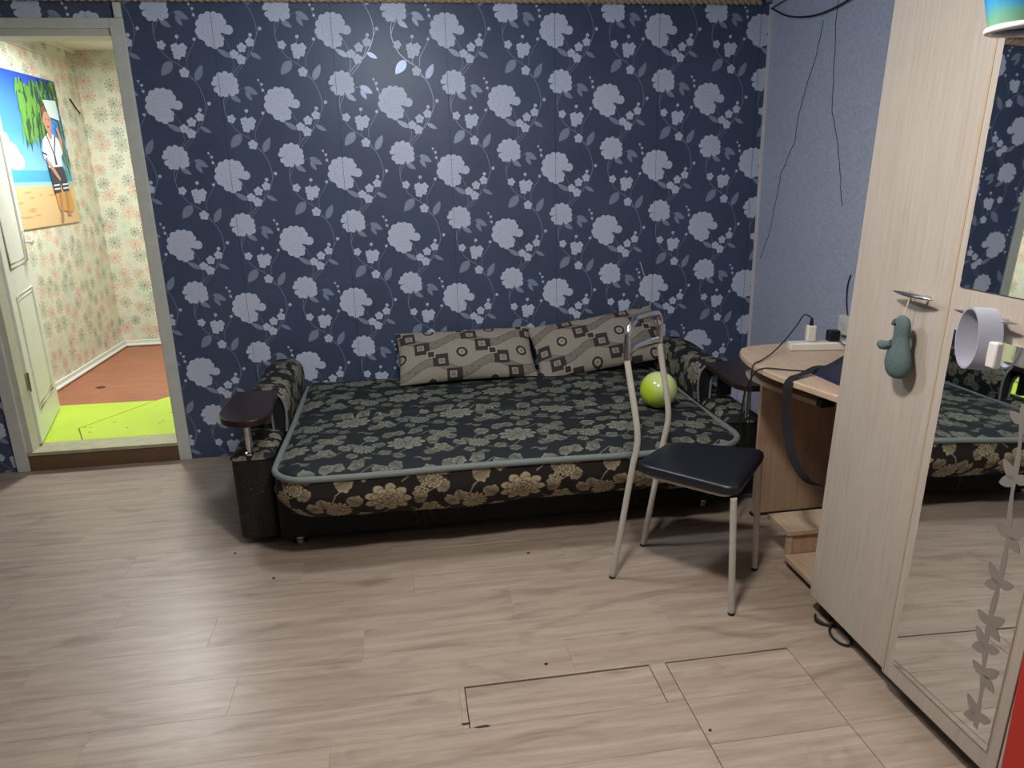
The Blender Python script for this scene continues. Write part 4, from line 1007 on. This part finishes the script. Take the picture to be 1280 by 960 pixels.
# red box standing against the wardrobe near the camera
rb = empty('red_box', (2.412, -2.80, 0)); tag(rb, 'red plastic panel box in the bottom right corner before the mirror', 'box')
q = MB(); q.box((-.068, -.30, 0), (-.02, .10, .62), 'red'); q.build('box_body', rb, bevel=.006)
q = MB(); q.box((-.074, -.30, .6), (-.014, .106, .64), 'red'); q.build('box_lid', rb, bevel=.006)
# coil of cable and dust beneath the wardrobe
q = MB(); q.tube(smoothpath([(2.43, -1.96, .008), (2.405, -1.975, .010), (2.388, -2.01, .006), (2.392, -2.05, .006), (2.412, -2.068, .008), (2.43, -2.05, .012), (2.432, -2.01, .014), (2.445, -1.98, .012)], 6), .0038, 'dark', 7)
tag(q.build('cable_coil', smooth=True), 'dark looped cable end poking out from under the wardrobe', 'cable')
q = MB(); q.tube(smoothpath([(2.40, -1.90, .006), (2.385, -1.93, .010), (2.40, -1.955, .006), (2.43, -1.97, .008)], 4), [.004]*4+[.007]*4+[.005]*5, 'dark', 6)
tag(q.build('floor_scrap', smooth=True), 'small dark scrap on the floor at the wardrobe corner', 'scrap')
# small dark crumbs on the laminate
CR = [(.42, -1.10, 'beside the sofa arm box'), (.60, -1.32, 'in front of the sofa foot'), (1.55, -1.32, 'near the sofa middle'), (1.49, -1.98, 'just behind the narrow hatch panel'), (1.86, -2.32, 'at the hatch corner')]
for x, y, wh in CR:
    q = MB(); N = 6; q.prism([(x+.006*math.cos(2*PI*k/N)*rr.uniform(.6, 1.3), y+.005*math.sin(2*PI*k/N)*rr.uniform(.6, 1.2)) for k in range(N)], 0.0, .004, 'gap')
    tag(q.build('crumb', bevel=.001), 'tiny dark crumb on the floor '+wh, 'crumb')

# ---- blue hanging lampshade near the top right corner
lp = empty('hanging_lampshade', (2.128, -2.70, 1.606)); tag(lp, 'glossy blue and green hanging lampshade with pale rim near the wardrobe', 'lampshade')
m = newmat('blue_film', lin(30, 110, 190), .18, spec=.6); t = NT(m)
tc = t.n('ShaderNodeTexCoord'); sp = t.n('ShaderNodeSeparateXYZ'); t.l(tc.outputs['Object'], sp.inputs[0])
nn = t.noise(tc.outputs['Object'], 9, 2, .5, .6); zz_ = t.math('ADD', t.math('MULTIPLY', sp.outputs[2], 12.0), t.math('MULTIPLY', nn, .5))
t.l(t.ramp(zz_, [(.25, lin(112, 138, 122)), (.50, lin(104, 158, 130)), (.72, lin(50, 134, 180)), (.95, lin(20, 92, 196))]), t.b.inputs['Base Color']); M['bluefilm'] = m
q = MB(); N = 40; mi = q.mi('bluefilm')
pf = [(.052, .010), (.055, .022), (.062, .052), (.070, .10), (.073, .16), (.066, .22), (.062, .22), (.069, .16), (.058, .052), (.048, .010)]
for rr_, z in pf:
    for j in range(N): q.v.append((rr_*math.cos(2*PI*j/N), rr_*math.sin(2*PI*j/N), z))
for i in range(len(pf)):
    i2 = (i+1) % len(pf)
    for j in range(N): q.f.append((i*N+j, i*N+(j+1) % N, i2*N+(j+1) % N, i2*N+j)); q.m.append(mi)
q.build('shade', lp, smooth=True)
q = MB(); q.tube([(.052*math.cos(2*PI*j/N), .052*math.sin(2*PI*j/N), .006) for j in range(N)], .0055, 'ringin', 8, closed=True); q.build('rim', lp, smooth=True)
for a in (0.4, 2.5, 4.6):
    q = MB(); q.tube([(.064*math.cos(a), .064*math.sin(a), .218), (0, 0, .36)], .0012, 'ringin', 5); q.build('cord', lp)
q = MB(); q.tube([(0, 0, .355), (0, 0, H-1.600-.001)], .003, 'ringin', 6); q.build('hanger', lp)
print('objects', len(bpy.data.objects))
